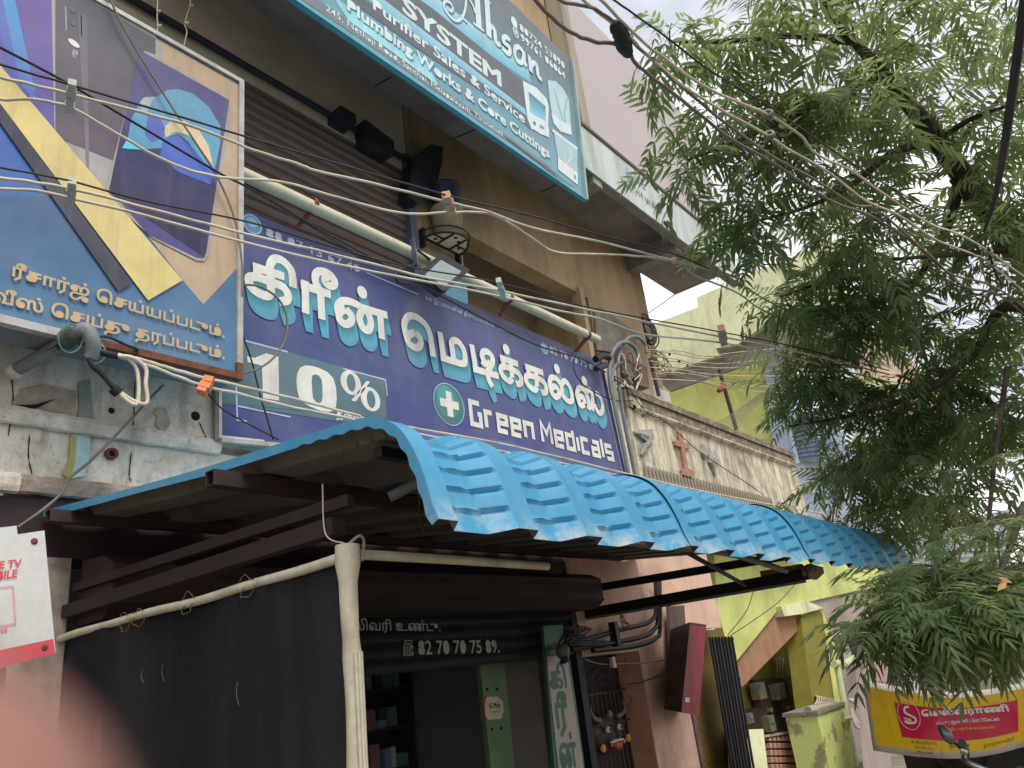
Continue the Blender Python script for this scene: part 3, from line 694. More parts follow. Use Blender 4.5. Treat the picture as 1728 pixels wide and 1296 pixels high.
dots = [(R1, (1340, 475)), (R3, (255, 158)), (R3, (928, 415)), (R3, (1290, 575)), (R2, (1512, 708))]
dots = [dots[0], dots[1], dots[2], dots[3]]
SH = 12
c_a, c_b, c_c = K(48, 120, 128, 1.2), K(84, 160, 180, 1.2), K(86, 140, 180, 1.2)
for s_ in range(SH, 0, -1):
    t = s_/SH; cc = tuple((c_a[j]*(1-t*1.6)+c_b[j]*t*1.6) if t < .62 else (c_b[j]*(1-(t-.62)/.38*.6)+c_c[j]*(t-.62)/.38*.6) for j in range(4))
    d = Vector((.035*t, -.15*t))
    for fn, sm, pts in STK:
        p2 = [P.uv(P.pt(*fn(*q))) for q in pts]
        p2 = [Vector((q.x, q.y)) for q in p2]
        if sm: p2 = [Vector((q.x, q.y)) for q in spline([Vector((q.x, q.y, 0)) for q in p2], 3)]
        P.stroke([q+d for q in p2], WST, cc, 6+(SH-s_)*.3)
    for fn, q in dots:
        o = P.uv(P.pt(*fn(*q)))+d; P.mb.poly([P.at(o.x+.052*math.cos(a*.5236), o.y+.056*math.sin(a*.5236), 6+(SH-s_)*.3) for a in range(12)], cc)
for i, (fn, sm, pts) in enumerate(STK):
    p2 = [P.uv(P.pt(*fn(*q))) for q in pts]
    if sm: p2 = [Vector((q.x, q.y)) for q in spline([Vector((q.x, q.y, 0)) for q in p2], 4)]
    P.stroke(p2, WST, W, 11+i*.12)
for fn, q in dots: P.ellipse(fn(*q), .055, .06, W, 12)
# green cross emblem
eL, eR = P.uv(P.pt(730.6, 671.7)), P.uv(P.pt(783, 692.5)); ec = (eL+eR)/2; er = (eR-eL).length/2
def disc(u, v, r, k, col, n=36): P.mb.poly([P.at(u+r*math.cos(2*math.pi*i/n), v+r*math.sin(2*math.pi*i/n), k) for i in range(n)], col)
disc(ec.x, ec.y, er, 4, K(176, 206, 206)); disc(ec.x, ec.y, er*.965, 5, K(50, 104, 108)); disc(ec.x-er*.1, ec.y+er*.12, er*.8, 6, K(56, 120, 122)); disc(ec.x-er*.2, ec.y+er*.3, er*.55, 7, K(72, 142, 142))
a_ = er*.6; b_ = er*.19
for (w_, h_) in ((a_, b_), (b_, a_)): P.mb.poly([P.at(ec.x+x, ec.y+y, 8+(w_ > h_)*.5) for x, y in ((-w_, -h_), (w_, -h_), (w_, h_), (-w_, h_))], W)
# squared English lettering
GL = {'G': [[(1, 1), (0, 1), (0, 0), (1, 0), (1, .5), (.7, .5)]], 'r': [[(0, 0), (0, .72), (.9, .72)]], 'e': [[(1, 0), (0, 0), (0, .72), (1, .72), (1, .38), (0, .38)]], 'n': [[(0, 0), (0, .72), (1, .72), (1, 0)]],
 'M': [[(0, 0), (0, 1), (.5, .45), (1, 1), (1, 0)]], 'd': [[(1, 1), (1, 0), (0, 0), (0, .72), (1, .72)]], 'i': [[(0, 0), (0, .72)]], 'c': [[(1, .72), (0, .72), (0, 0), (1, 0)]], 'a': [[(.1, .72), (1, .72), (1, 0), (0, 0), (0, .36), (1, .36)]], 'l': [[(0, 1), (0, 0)]], 's': [[(1, .72), (0, .72), (0, .36), (1, .36), (1, 0), (0, 0)]]}
gA, gB, gT = P.uv(P.pt(796, 715)), P.uv(P.pt(1034, 776)), P.uv(P.pt(797, 679))
gh = gT.y-gA.y; wd = {'i': 0, 'l': 0, 'r': .8, 'M': 1.25}; cw = .5*gh; gap = .31*gh
tot = sum(wd.get(ch, 1)*cw+gap if ch != ' ' else .3*gh for ch in 'Green Medicals')-gap
sc_ = (gB.x-gA.x)/tot; x = gA.x
for i, ch in enumerate('Green Medicals'):
    if ch == ' ': x += .3*gh*sc_; continue
    w_ = wd.get(ch, 1)*cw*sc_
    for st in GL[ch]:
        yb = gA.y+(gB.y-gA.y)*(x-gA.x)/(gB.x-gA.x)
        P.stroke([Vector((x+u*w_, yb+v*gh)) for u, v in st], .235*gh, W, 5+i*.15)
    x += w_+gap*sc_
P.text('அனைத்து மருந்துகளும்', (640, 738), (900, 786), (640, 728), LW, 4, .02)
P.done('lettering', PR, gs)
b = MB(); b.beam(c0[0]+V(0, .0, -.01), c0[1]+V(0, 0, -.01), .05, .03); link('frame', b, M_alu, gs)
link('frame', MB().beam(c0[0]+V(-.012, 0, 0), c0[3]+V(-.012, 0, 0), .05, .02, (1, 0, 0)), M_alu, gs)
link('frame', MB().beam(c0[1]+V(.01, 0.01, 0), c0[2]+V(.01, 0.01, 0), .06, .016, (1, 0, 0)), M_steelblue, gs)

# ---------------------------------------------------------------- plumbing board (blue) hung on the balcony front
yb0 = 3.66
pB = Py(988, 338, yb0); zb0 = pB.z
tilt = yb0*(1-1.872/1.95)/((2.011*yb0*.96-1.386*yb0)+1e-6)
up_b = Vector((0, -tilt, 1)).normalized(); nb = Vector((1, 0, 0)).cross(up_b); nb = nb if nb.y < 0 else -nb
bd = thing('plumbing_board', 'large tilted light blue board for water purifier sales and plumbing works under the roof edge', 'sign', (4.6, yb0+.05, zb0))
P = Print(pB, nb, up_b)
corners = [(300, -134), (988, 338), (963.5, 102), (600, -240)]
q3 = [P.pt(*q) for q in corners]
link('panel', MB().prism([p-nb*.003 for p in q3], -nb*.05), M_flexback, bd)
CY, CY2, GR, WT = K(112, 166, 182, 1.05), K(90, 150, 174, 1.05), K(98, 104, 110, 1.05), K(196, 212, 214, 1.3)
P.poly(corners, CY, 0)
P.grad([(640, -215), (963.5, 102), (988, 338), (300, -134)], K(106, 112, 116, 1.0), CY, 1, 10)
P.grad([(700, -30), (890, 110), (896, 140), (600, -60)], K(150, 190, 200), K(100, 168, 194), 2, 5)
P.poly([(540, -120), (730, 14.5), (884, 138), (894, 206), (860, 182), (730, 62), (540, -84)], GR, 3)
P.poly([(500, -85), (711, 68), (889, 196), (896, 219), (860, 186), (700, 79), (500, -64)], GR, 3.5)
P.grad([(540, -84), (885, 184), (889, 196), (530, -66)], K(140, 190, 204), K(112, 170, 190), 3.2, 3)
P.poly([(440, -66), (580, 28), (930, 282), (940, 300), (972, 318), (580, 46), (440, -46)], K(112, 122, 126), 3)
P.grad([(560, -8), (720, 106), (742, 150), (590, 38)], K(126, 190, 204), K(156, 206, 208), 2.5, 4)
P.text('SYSTEM', (678, 19), (846, 147), (680, -7), WT, 5, .035)
P.text('Purifier Sales & Service', (628.6, 14.6), (885, 208.7), (629.5, -3), WT, 5, .02)
P.text('Plumbing Works & Core Cuttings', (586.5, 19), (928.5, 270), (588, 1), K(70, 112, 126), 4.5, .03)
P.text('Plumbing Works & Core Cuttings', (585, 16), (927, 267), (587, -2), WT, 5, .03)
P.text('245, Nethaji Road, Santhai, Melapalayam, Tirunelveli.', (549, 18), (851, 234), (551, 8.5), WT, 5, .0)
P.text('80724 53890', (876.6, 50.5), (952.8, 117.5), (877, 40), WT, 5, .01)
P.text('99761 06064', (878.3, 67.5), (953.6, 134.5), (879, 57), WT, 5, .01)
P.ellipse((867, 38), .055, .075, WT, 5); P.ellipse((869.5, 55), .055, .075, WT, 5); P.ellipse((869.5, 55), .04, .058, K(116, 150, 160), 6); P.ellipse((869.5, 55), .02, .03, WT, 7)
# ornate shop name, traced strokes
def zz(pts): return [(730+a/6.17, b/6.17) for a, b in pts]
def stk(pts, w, k, sm=True):
    p2 = [P.uv(P.pt(*q)) for q in pts]
    if sm: p2 = [Vector((q.x, q.y)) for q in spline([Vector((q.x, q.y, 0)) for q in p2], 4)]
    P.stroke(p2, w, WT, k); P.stroke([q+Vector((.012, -.012)) for q in p2], w, K(80, 120, 136), k-.6)
name = [([(345, -90), (340, 40), (325, 130), (285, 205), (225, 215), (155, 150), (112, 70), (125, 15), (175, 30), (205, 85), (190, 120), (160, 105)], .03),
 ([(452, -90), (462, 60), (480, 300)], .09), ([(355, -40), (415, 60), (440, 140)], .035), ([(415, 240), (530, 325)], .03), ([(285, 160), (350, 235)], .025),
 ([(556, -20), (566, 120), (582, 385)], .085), ([(575, 300), (610, 275), (640, 320), (650, 420), (670, 460), (700, 465)], .06), ([(535, 5), (600, 40)], .02),
 ([(800, 430), (770, 390), (735, 395), (735, 440), (790, 490), (800, 540), (775, 560), (720, 500)], .06),
 ([(945, 560), (900, 495), (855, 500), (850, 570), (880, 640), (925, 650), (945, 600)], .06), ([(940, 530), (950, 640), (975, 695)], .06),
 ([(985, 590), (1005, 620), (1018, 750)], .07), ([(1015, 690), (1050, 655), (1080, 690), (1092, 790), (1130, 835)], .06)]
for i, (pts, w) in enumerate(name): stk(zz(pts), w, 6+i*.1)
# pictures of a purifier, a mixer and a basin as plain shapes
P.poly([(882, 136), (905, 148), (922, 166), (926, 180), (924, 232), (916, 222), (897, 218), (890, 200)], WT, 5)
P.grad([(891, 155), (920, 180), (920, 204), (894, 190)], K(86, 118, 134), K(120, 186, 206), 6, 5)
P.poly([(897, 203), (926, 214), (927, 232), (912, 226), (900, 218)], K(206, 214, 212), 6)
P.poly([(900, 204), (904, 206), (904, 212), (900, 210)], K(70, 84, 92), 7); P.poly([(911, 210), (918, 214), (918, 218), (911, 216)], K(120, 140, 150), 7)
P.poly([(924, 135), (938, 137), (952, 152), (960, 168), (965, 228), (946, 222), (934, 208), (928, 170)], K(170, 200, 202, 1.2), 5)
P.line([(934, 150), (942, 180), (950, 205)], .012, K(90, 124, 132), 6); P.line([(956, 165), (952, 190), (953, 210)], .012, K(90, 124, 132), 6)
P.poly([(930, 190), (945, 203), (962, 210), (965, 228), (946, 222), (934, 208)], K(196, 210, 210), 5.5)
P.poly([(934, 219), (974, 251), (975, 312), (942, 286), (941, 262), (937, 240)], K(160, 190, 194, 1.2), 5)
P.poly([(932, 217), (975, 249), (974, 254), (932, 222)], WT, 6)
P.poly([(942, 266), (975, 292), (975, 312), (942, 286)], K(206, 214, 212), 6)
P.line([(962, 250), (964, 265), (956, 276)], .014, K(206, 214, 212), 6); P.ellipse((969.5, 299), .02, .03, K(100, 130, 140), 7)
P.done('lettering', PRF, bd)
b = MB(); b.beam(q3[1]+nb*.01, q3[2]+nb*.01, .05, .03, (1, 0, 0)); link('frame', b, mat('pale_board_edge', K(150, 170, 165), .5), bd)
b = MB(); b.beam(q3[0]-up_b*.01, q3[1]-up_b*.01, .05, .008); link('frame', b, mat('cyan_lower_edge', K(70, 160, 180), .5), bd)
# torn masonry lip under the board
link('board_stay', MB().tube([q3[2]-nb*.04+V(-.9, 0, -.1), V(6.3, 3.98, 8.6)], .02, 6), M_black, bd)
# ---------------------------------------------------------------- blue sheet canopy
CX0, PER, CX1 = 1.70, .42, 8.05
cano = thing('sheet_canopy', 'blue crimped metal sheet canopy curving down over the shop front on maroon beams', 'canopy', (4.4, 3.0, 2.3))
prof = [(4.489, 2.749), (3.653, 2.653), (3.116, 2.596), (2.664, 2.555), (2.278, 2.527), (2.073, 2.509), (1.914, 2.494), (1.825, 2.469), (1.743, 2.415), (1.694, 2.35), (1.661, 2.282), (1.635, 2.207), (1.617, 2.137), (1.592, 2.075)]
pc = spline([(0, a, b) for a, b in prof], 16)
arc = [0]
for i in range(1, len(pc)): arc.append(arc[-1]+(pc[i]-pc[i-1]).length)
arc = np.array(arc); py_ = np.array([p.y for p in pc]); pz_ = np.array([p.z for p in pc])
S_END = arc[-1]; S_C = float(np.interp(-2.3, -py_, arc))      # crimps begin here
NCR = 12; CP = (S_END-S_C)/NCR
ss = list(np.linspace(0, S_C, 14))[:-1]+list(np.linspace(S_C, S_END, NCR*12+1))
def prof_at(s):
    y = np.interp(s, arc, py_); z = np.interp(s, arc, pz_)
    e = .012; y2, z2 = np.interp(s+e, arc, py_), np.interp(s+e, arc, pz_); y1, z1 = np.interp(s-e, arc, py_), np.interp(s-e, arc, pz_)
    t = np.array([y2-y1, z2-z1]); t /= np.linalg.norm(t)
    return y, z, np.array([t[1], -t[0]])*-1 if False else np.array([-t[1], t[0]])*(-1)   # outward normal
XP = [(0, 1), (.018, 1), (.05, 1), (.085, 1), (.098, .55), (.112, 0), (.125, 0), (.16, 0), (.20, 0), (.24, 0), (.272, 0), (.285, .06), (.305, .22), (.33, .44), (.36, .70), (.385, .92), (.396, 1)]
RIB = .05
def sheet(xa, xb, lift, name):
    xs = []; n0 = int(math.floor((xa-CX0)/PER+1e-6))
    for k in range(n0, n0+9):
        for (u, h) in XP:
            x = CX0+k*PER+u
            if xa-1e-6 <= x <= xb+1e-6: xs.append((x, u, h))
    b = MB(); vs = []
    for s in ss:
        y, z, nr = prof_at(min(max(s, .013), S_END-.013))
        y0 = np.interp(s, arc, py_); z0 = np.interp(s, arc, pz_)
        ph = (s-S_C)/CP; fr = ph-math.floor(ph) if s > S_C+1e-6 and s < S_END-.03 else 0.5
        d = min(fr, 1-fr)*CP
        amp = min(1, max(0, (s-S_C)/.12)) if s > S_C else 0
        cr = math.exp(-(d/.0075)**2)*amp
        for (x, u, h) in xs:
            off = RIB*(h-1)
            if h <= .01: off += .014*cr*(1+.25*math.sin(x*61+s*40))+.003*math.sin(x*90)*cr
            elif h < .97 and u > .3: off -= .021*cr
            elif h < .97: off -= .015*cr
            off += .0025*math.sin(x*3.1+s*5)+lift
            if lift > .005 and (x-xa) < .12: off += .012*max(0, (s-S_C*.98))/(S_END-S_C)*math.sin(max(0, min(1, (s-S_C)/(S_END-S_C)))*math.pi)
            vs.append((x, y0+nr[0]*off, z0+nr[1]*off))
    m = len(xs)
    b.add(vs, [(i*m+k, (i+1)*m+k, (i+1)*m+k+1, i*m+k+1) for i in range(len(ss)-1) for k in range(m-1)], None, False)
    o = link(name, b, M_sheet, cano)
    o.data.materials.append(M_back)
    so = o.modifiers.new('thickness', 'SOLIDIFY'); so.thickness = .0016; so.offset = SIGN; so.material_offset = 1; so.material_offset_rim = 0
    return o
M_back = mat('grey_back_coat', S(112, 106, 100), .7, dirt=S(78, 70, 64), scale=3, amount=.6)
SIGN = -1
M_sheet = bpy.data.materials.new('blue_coated_sheet'); M_sheet.use_nodes = True
_t = M_sheet.node_tree; _N = _t.nodes; _L = _t.links; _b = _N['Principled BSDF']
_b.inputs['Roughness'].default_value = .38
_co = _N.new('ShaderNodeTexCoord')
_n1 = _N.new('ShaderNodeTexNoise'); _n1.inputs['Scale'].default_value = 9; _n1.inputs['Detail'].default_value = 9; _n1.inputs['Roughness'].default_value = .75; _L.new(_co.outputs['Object'], _n1.inputs['Vector'])
_sx = _N.new('ShaderNodeSeparateXYZ'); _L.new(_co.outputs['Object'], _sx.inputs[0])
_mz = _N.new('ShaderNodeMapRange'); _mz.inputs[1].default_value = -.14; _mz.inputs[2].default_value = -.24; _L.new(_sx.outputs[2], _mz.inputs[0])   # dirt gathers on the drip edge
_mu = _N.new('ShaderNodeMath'); _mu.operation = 'MULTIPLY'; _L.new(_mz.outputs[0], _mu.inputs[0])
_rm = _N.new('ShaderNodeMapRange'); _rm.inputs[1].default_value = .42; _rm.inputs[2].default_value = .62; _L.new(_n1.outputs[0], _rm.inputs[0]); _L.new(_rm.outputs[0], _mu.inputs[1])
_ad = _N.new('ShaderNodeMath'); _ad.operation = 'MULTIPLY_ADD'; _ad.inputs[1].default_value = .12; _L.new(_rm.outputs[0], _ad.inputs[0]); _L.new(_mu.outputs[0], _ad.inputs[2])
_mix = _N.new('ShaderNodeMix'); _mix.data_type = 'RGBA'; _mix.inputs[6].default_value = S(66, 148, 187); _mix.inputs[7].default_value = S(170, 180, 180)
_L.new(_ad.outputs[0], _mix.inputs[0])
_L.new(_mix.outputs[2], _b.inputs['Base Color'])
edges = [CX0, CX0+2*PER, CX0+4*PER, CX0+5*PER-.0, CX0+7*PER, CX0+8.5*PER+.05, CX0+10*PER, CX0+12*PER, CX1]
edges = [CX0, CX0+2*PER+.085, CX0+4*PER+.085, CX0+6*PER+.085, CX0+8*PER+.085, CX0+10*PER+.085, CX0+12*PER+.085, CX0+14*PER+.085, CX1]
for i in range(len(edges)-1): sheet(edges[i]-(.085 if i else 0), edges[i+1], .0012*(i % 2)+(.006 if i in (2, 4) else 0), 'roof_sheet')
b = MB(); vs = []
for s in ss[::2]+[S_END]:
    y, z, nr = prof_at(min(max(s, .013), S_END-.013)); y0 = np.interp(s, arc, py_); z0 = np.interp(s, arc, pz_)
    for off in (.002, -.034+.004*math.sin(s*70)): vs += [(CX0-.003, y0+nr[0]*off, z0+nr[1]*off), (CX0-.001, y0+nr[0]*off, z0+nr[1]*off)]
m_ = len(vs)//4
b.add(vs, [(i*4+a, i*4+b_, i*4+4+b_, i*4+4+a) for i in range(m_-1) for a, b_ in ((0, 2), (2, 3), (3, 1), (1, 0))])
link('edge_flange', b, M_sheet, cano, 'blue turned down left edge of the sheet')
# frame: beams to the wall, purlins, posts
def bar(name, a, b, w, h, m=M_maroon, up=(0, 0, 1), parent=None, label=None): return link(name, MB().beam(a, b, w, h, up), m, parent or cano, label)
bar('side_beam', (1.86, 4.5, 2.215), (1.86, 2.25, 2.205), .06, .065)
bar('rafter', (1.89, 4.5, 2.34), (1.90, 2.22, 2.30), .035, .045, M_maroondark)
bar('strut', (1.87, 3.3, 2.25), (1.87, 3.3, 2.50), .05, .05)
bar('strut', (1.86, 2.19, 2.12), (1.86, 2.19, 2.40), .06, .07, M_maroondark)
for (y, z) in ((2.67, 2.46), (4.18, 2.645)):
    x0 = {2.67: 1.585, 4.18: 1.60, 3.42: 2.1}[y]
    t = MB(); w, h, th = .06, .062, .005
    t.box(x0, 7.2, y-w/2, y+w/2, z-h/2, z-h/2+th); t.box(x0, 7.2, y-w/2, y+w/2, z+h/2-th, z+h/2); t.box(x0, 7.2, y-w/2, y-w/2+th, z-h/2+th, z+h/2-th); t.box(x0, 7.2, y+w/2-th, y+w/2, z-h/2+th, z+h/2-th)
    link('purlin', t, M_maroon, cano, 'open ended maroon box purlin' if y == 2.67 else None)
bar('front_purlin', (1.8, 1.95, 2.40), (7.2, 1.95, 2.40), .04, .04, M_black)
xr = 6.86
bar('side_beam', (xr, 4.5, 2.13), (xr, 2.2, 2.13), .07, .09, M_black, label='black right hand side beam')
bar('side_beam', (xr+.01, 4.5, 2.075), (xr+.01, 2.25, 2.075), .06, .02, M_clipgrey, label='grey lower flange of the right beam')
bar('rafter', (xr, 4.5, 2.36), (xr, 1.95, 2.30), .06, .07, M_black)
for y in (3.9, 3.2): bar('strut', (xr, y, 2.17), (xr, y, 2.33), .05, .05, M_black)
link('plaster_lump', MB().relief([Py(a, q, 2.24) for a, q in ((1352, 957), (1362, 952), (1384, 958), (1386, 968), (1374, 979), (1354, 972))], (0, -1, 0), .05), mat('broken_mortar', K(150, 130, 112), .95, dirt=K(90, 62, 54), scale=14, amount=.9, bump=.5), cano)
bar('mortar_strip', (xr+.05, 2.62, 2.19), (xr+.05, 2.26, 2.19), .1, .07, mat('yellow_mortar', K(176, 150, 110), .95, dirt=K(120, 96, 70), scale=14, amount=.8, bump=.5))
bar('brace', (4.0, 2.2, 2.36), (xr-.05, 2.75, 2.12), .025, .025, M_black)
bar('lath', (2.95, 1.72, 2.13), (5.3, 1.75, 2.16), .03, .06, M_reveal)
link('conduit', MB().tube(spline([(1.98, 2.1, 2.29), (2.08, 2.0, 2.34), (2.2, 1.94, 2.33), (2.45, 1.86, 2.24), (2.8, 1.8, 2.15), (3.3, 1.78, 2.12), (4.3, 1.8, 2.12), (5.6, 1.95, 2.08)], 8), .021, 8), mat('grey_conduit', K(96, 98, 100), .5, dirt=K(70, 70, 70), scale=6), cano)
for (x, y) in ((2.05, 2.02), (2.95, 1.79)):
    link('tie_wire', MB().tube(spline([(x, y, 2.34), (x+.01, y, 2.26), (x-.005, y-.005, 2.2), (x+.02, y, 2.14)], 5), .0035, 5), M_wiredark, cano)

# cloth side screen with white pipe frame and wrapped corner post
scr = thing('cloth_screen', 'charcoal cloth side screen stretched on a dusty white pipe frame with a taped corner post', 'screen', (1.85, 3.3, 0))
zt0 = 1.6+.2225*2.2
b = MB(); nx, nz = 24, 22; vs = []
for i in range(nx+1):
    for j in range(nz+1):
        y = 2.22+(4.45-2.22)*i/nx; z = GZ+.02+(zt0-.03-GZ)*j/nz
        vs.append((1.845+.018*math.sin(y*5+z*1.7)+.006*math.sin(z*9+y*3)+.006*math.sin(y*23), y, z))
b.add(vs, [(i*(nz+1)+j, (i+1)*(nz+1)+j, (i+1)*(nz+1)+j+1, i*(nz+1)+j+1) for i in range(nx) for j in range(nz)], None, True)
link('cloth', b, M_canvas, scr)
pp = [(1.835, 4.5-2.3*t, zt0-.012+.005*math.sin(t*7)+.003*math.sin(t*19)) for t in np.linspace(0, 1, 26)]
link('top_rail', MB().tube(pp, .019, 10), M_pvc, scr)
link('top_rail', MB().tube([(1.86, 2.19, zt0+.0), (2.4, 2.2, zt0+.0), (3.09, 2.21, zt0-.005)], .019, 10), M_pvc, scr)
zs = np.linspace(GZ, zt0+.03, 40); path = [(1.846+.004*math.sin(z*9), 2.19, z) for z in zs]
rr = [.030+.004*math.sin(z*7)+(.012 if z > zt0-.07 else 0)+(.006 if zt0-.32 > z else 0) for z in zs]
link('corner_post', MB().tube(path, rr, 12), M_pvc, scr)
for k in range(3):
    link('post_flute', MB().tube([(1.83+.012*k, 2.155-.004*(k % 2), GZ), (1.832+.012*k, 2.155-.004*(k % 2), zt0-.34)], .007, 6), M_pvc, scr)
for (a0, a1) in ((1.0, .25), (1.03, .35)):
    link('tape_end', MB().tube(spline([(1.83, 2.16, zt0+.03), (1.86, 2.14, zt0+.055), (1.89, 2.15, zt0+.04), (1.885, 2.16, zt0-.03)], 5), .006, 6), M_pvc, scr)
for y in (3.75, 3.62, 3.2, 2.75):
    pts = [(1.82, y+.05*math.cos(a)+.03*random.random(), zt0+.03*math.sin(a)+.02*random.random()-.01-(a*.006)) for a in np.linspace(0, 7, 12)]
    link('tie_string', MB().tube(spline(pts, 4), .0022, 4), mat('jute_string', K(110, 84, 66), .9), scr)
link('loose_string', MB().tube(spline([(1.80, 2.26, 2.36), (1.80, 2.26, 2.2), (1.81, 2.24, 2.15), (1.84, 2.2, 2.13)], 5), .003, 5), M_pvc, scr)
link('streak', MB().prism([Px(a, q, 1.834) for a, q in ((157, 1060), (168, 1058), (170, 1296), (158, 1296))], (.006, 0, 0)), mat('rust_streaked_cloth', S(74, 54, 50), .95, dirt=S(48, 44, 46), scale=9, amount=.8), scr, 'brown stained strip on the cloth')
for (px, py, ln) in ((401, 1150, 40), (240, 1130, 22), (275, 1120, 30)):
    link('thread', MB().tube(spline([Px(px, py, 1.82), Px(px-2, py+ln*.5, 1.82), Px(px+2, py+ln, 1.82)], 4), .0011, 4), M_wiregrey, scr)
# dark maroon timber above the screen (wall end)

# shop interior: shelf unit with medicine boxes, green pillar panel with payment sticker, blind
rk = thing('medicine_rack', 'dim wooden rack of medicine boxes at the back of the pharmacy', 'rack', (5.2, 6.6, 0))
link('back_board', MB().box(3.2, 6.5, 7.1, 7.14, GZ, 2.6), mat('rack_board', S(52, 56, 62), .8), rk)
for z in (.4, .85, 1.25, 1.65, 2.05): link('shelf', MB().box(3.2, 6.5, 6.72, 7.1, z, z+.025), mat('rack_shelf', S(72, 70, 68), .7), rk)
for x in (3.2, 4.3, 5.4, 6.47): link('upright', MB().box(x, x+.03, 6.7, 7.1, GZ, 2.6), mat('rack_shelf', S(72, 70, 68), .7), rk)
bn_ = ('white', 'dull blue', 'pale grey', 'greenish', 'pinkish')
bm_ = [mat('medicine_box_%s' % n, c, .6) for n, c in (('white', S(235, 235, 238)), ('blue', S(150, 175, 205)), ('pale', S(210, 210, 200)), ('green', S(110, 150, 130)), ('pink', S(180, 140, 140)))]
protos = {}
k = 0
for zi, z in enumerate((.425, .875, 1.275, 1.675, 2.075)):
    x = 3.3
    while x < 6.35:
        w = random.choice((.09, .13, .17)); h = random.choice((.08, .13, .2, .26)); mi = random.randrange(5)
        if random.random() < .95:
            key = (w, h, mi)
            if key not in protos: protos[key] = solo('medicine_box', MB().box(0, w, 0, .16, 0, h), bm_[mi], 'small medicine carton standing on a shelf of the dim rack', 'box', 'medicine cartons on the rack'); o = protos[key]
            else: o = protos[key].copy(); COL.objects.link(o)
            o['label'] = '%s %s medicine carton on the %s shelf of the dim rack' % (bn_[mi], 'flat' if h < .1 else 'low' if h < .15 else 'upright' if h < .22 else 'tall', ('lowest', 'second', 'middle', 'fourth', 'top')[zi])
            o.location = (x, 6.76+random.random()*.05, z+.001); k += 1
        x += w+random.choice((.004, .01, .05))
gp = thing('green_pillar_panel', 'green painted panel with small screw holes beside the pharmacy opening', 'panel', (5.6, 4.75, 0))
flat = lambda pts, y, th: MB().prism([Py(a, q, y) for a, q in pts], (0, th, 0))
link('panel', flat([(808, 1105), (850, 1105), (872, 1330), (832, 1330)], 4.78, .05), mat('leaf_green_paint', K(96, 122, 88, 1.6), .6, dirt=K(74, 98, 72, 1.6), scale=3), gp)
for (a, q) in ((822, 1163), (839, 1163), (830, 1231), (846, 1229)): c = Py(a, q, 4.775); link('screw', MB().ball(c, .012, 8), M_black, gp)
solo('window_blind', flat([(850, 1105), (905, 1105), (912, 1160), (930, 1330), (872, 1330)], 4.80, .03), mat('taupe_cloth', K(96, 90, 82, 1.6), .9, dirt=K(76, 72, 66, 1.6), scale=3, amount=.5), 'plain taupe cloth blind hanging right of the green panel', 'blind')
st = thing('payment_sticker', 'round edged cream payment sticker with G Pay lettering on the green panel', 'sticker', Py(832, 1195, 4.77))
P = Print(Py(832, 1195, 4.770), n_st)
P.poly([(817, 1186), (822, 1176), (840, 1175), (849, 1184), (850, 1200), (846, 1213), (824, 1215), (818, 1205)], K(206, 188, 160, 1.5), 1)
P.poly([(815, 1180), (821, 1177), (819, 1188), (819, 1206), (816, 1196)], K(190, 70, 50, 1.5), 2)
P.text('G Pay', (825, 1195), (844, 1193), (826, 1187), S(60, 64, 70), 3, .02); P.text('accepted here', (828, 1203), (844, 1201), (828, 1199.5), S(150, 140, 120), 3)
P.done('lettering', PRM, st)
solo('tube_lamp', MB().tube([Py(614, 1134, 5.6), Py(662, 1128, 5.6)], .02, 8), M_whitewall, 'unlit white lamp bracket hanging inside the dark pharmacy', 'lamp')

# ---------------------------------------------------------------- long white pipe lamp, floodlight
yp = 4.25
pl = thing('lamp_pipe', 'long ivory tube carried on rusty stays above the purple pharmacy sign', 'pipe', Py(700, 432, yp))
pA, pB_ = Py(402, 290, yp), Py(1008, 573, yp)
link('tube', MB().tube([pA+(pB_-pA)*t for t in np.linspace(0, 1, 8)], .052, 14), M_tubewhite, pl)
for (px, py, qx, qy) in ((528, 345, 500, 385), (858, 503, 842, 533), (990, 565, 970, 595)):
    a = Py(px, py, yp); link('pipe_clamp', MB().lathe(a, [(.052, -.02), (.06, -.02), (.06, .02), (.052, .02)], 14, (pB_-pA)), M_rust, pl)
    link('stay', MB().beam(a+V(0, .02, -.05), Py(qx, qy, YG-.02), .03, .03, (0, 1, 0)), M_rust, pl)
fl = thing('floodlight', 'black framed square floodlight with pale glass tilted over the purple sign', 'lamp', Py(743, 465, 4.1))
gc = [(702, 466), (742, 429), (792, 457), (745, 499)]
yq = [4.12, 4.18, 4.10, 4.04]
o4 = [Py(*q, y) for q, y in zip(gc, yq)]
nrm = (o4[1]-o4[0]).cross(o4[3]-o4[0]).normalized(); nrm = nrm if nrm.y < 0 else -nrm
cc = sum(o4, Vector())/4
b = MB(); ins = [cc+(p-cc)*.70+nrm*.012 for p in o4]; o4f = [p+nrm*.015 for p in o4]; bk = [cc+(p-cc)*.8-nrm*.09 for p in o4]
for i in range(4):
    j = (i+1) % 4; b.add([o4f[i], o4f[j], ins[j], ins[i]], [(0, 1, 2, 3)]); b.add([o4[i], o4[j], o4f[j], o4f[i]], [(0, 1, 2, 3)]); b.add([o4[i], o4[j], bk[j], bk[i]], [(3, 2, 1, 0)])
b.add(bk, [(0, 1, 2, 3)]); link('housing', b, M_blackplastic, fl)
link('glass', MB().prism([cc+(p-cc)*.72+nrm*.008 for p in o4], -nrm*.01), M_glassy, fl)
link('driver_box', MB().prism([o4f[0].lerp(o4f[3], t)+(cc-o4f[0])*k_+nrm*.02 for t, k_ in ((.15, .1), (.9, .06), (.85, .3), (.2, .32))], -nrm*.03), M_blackplastic, fl)
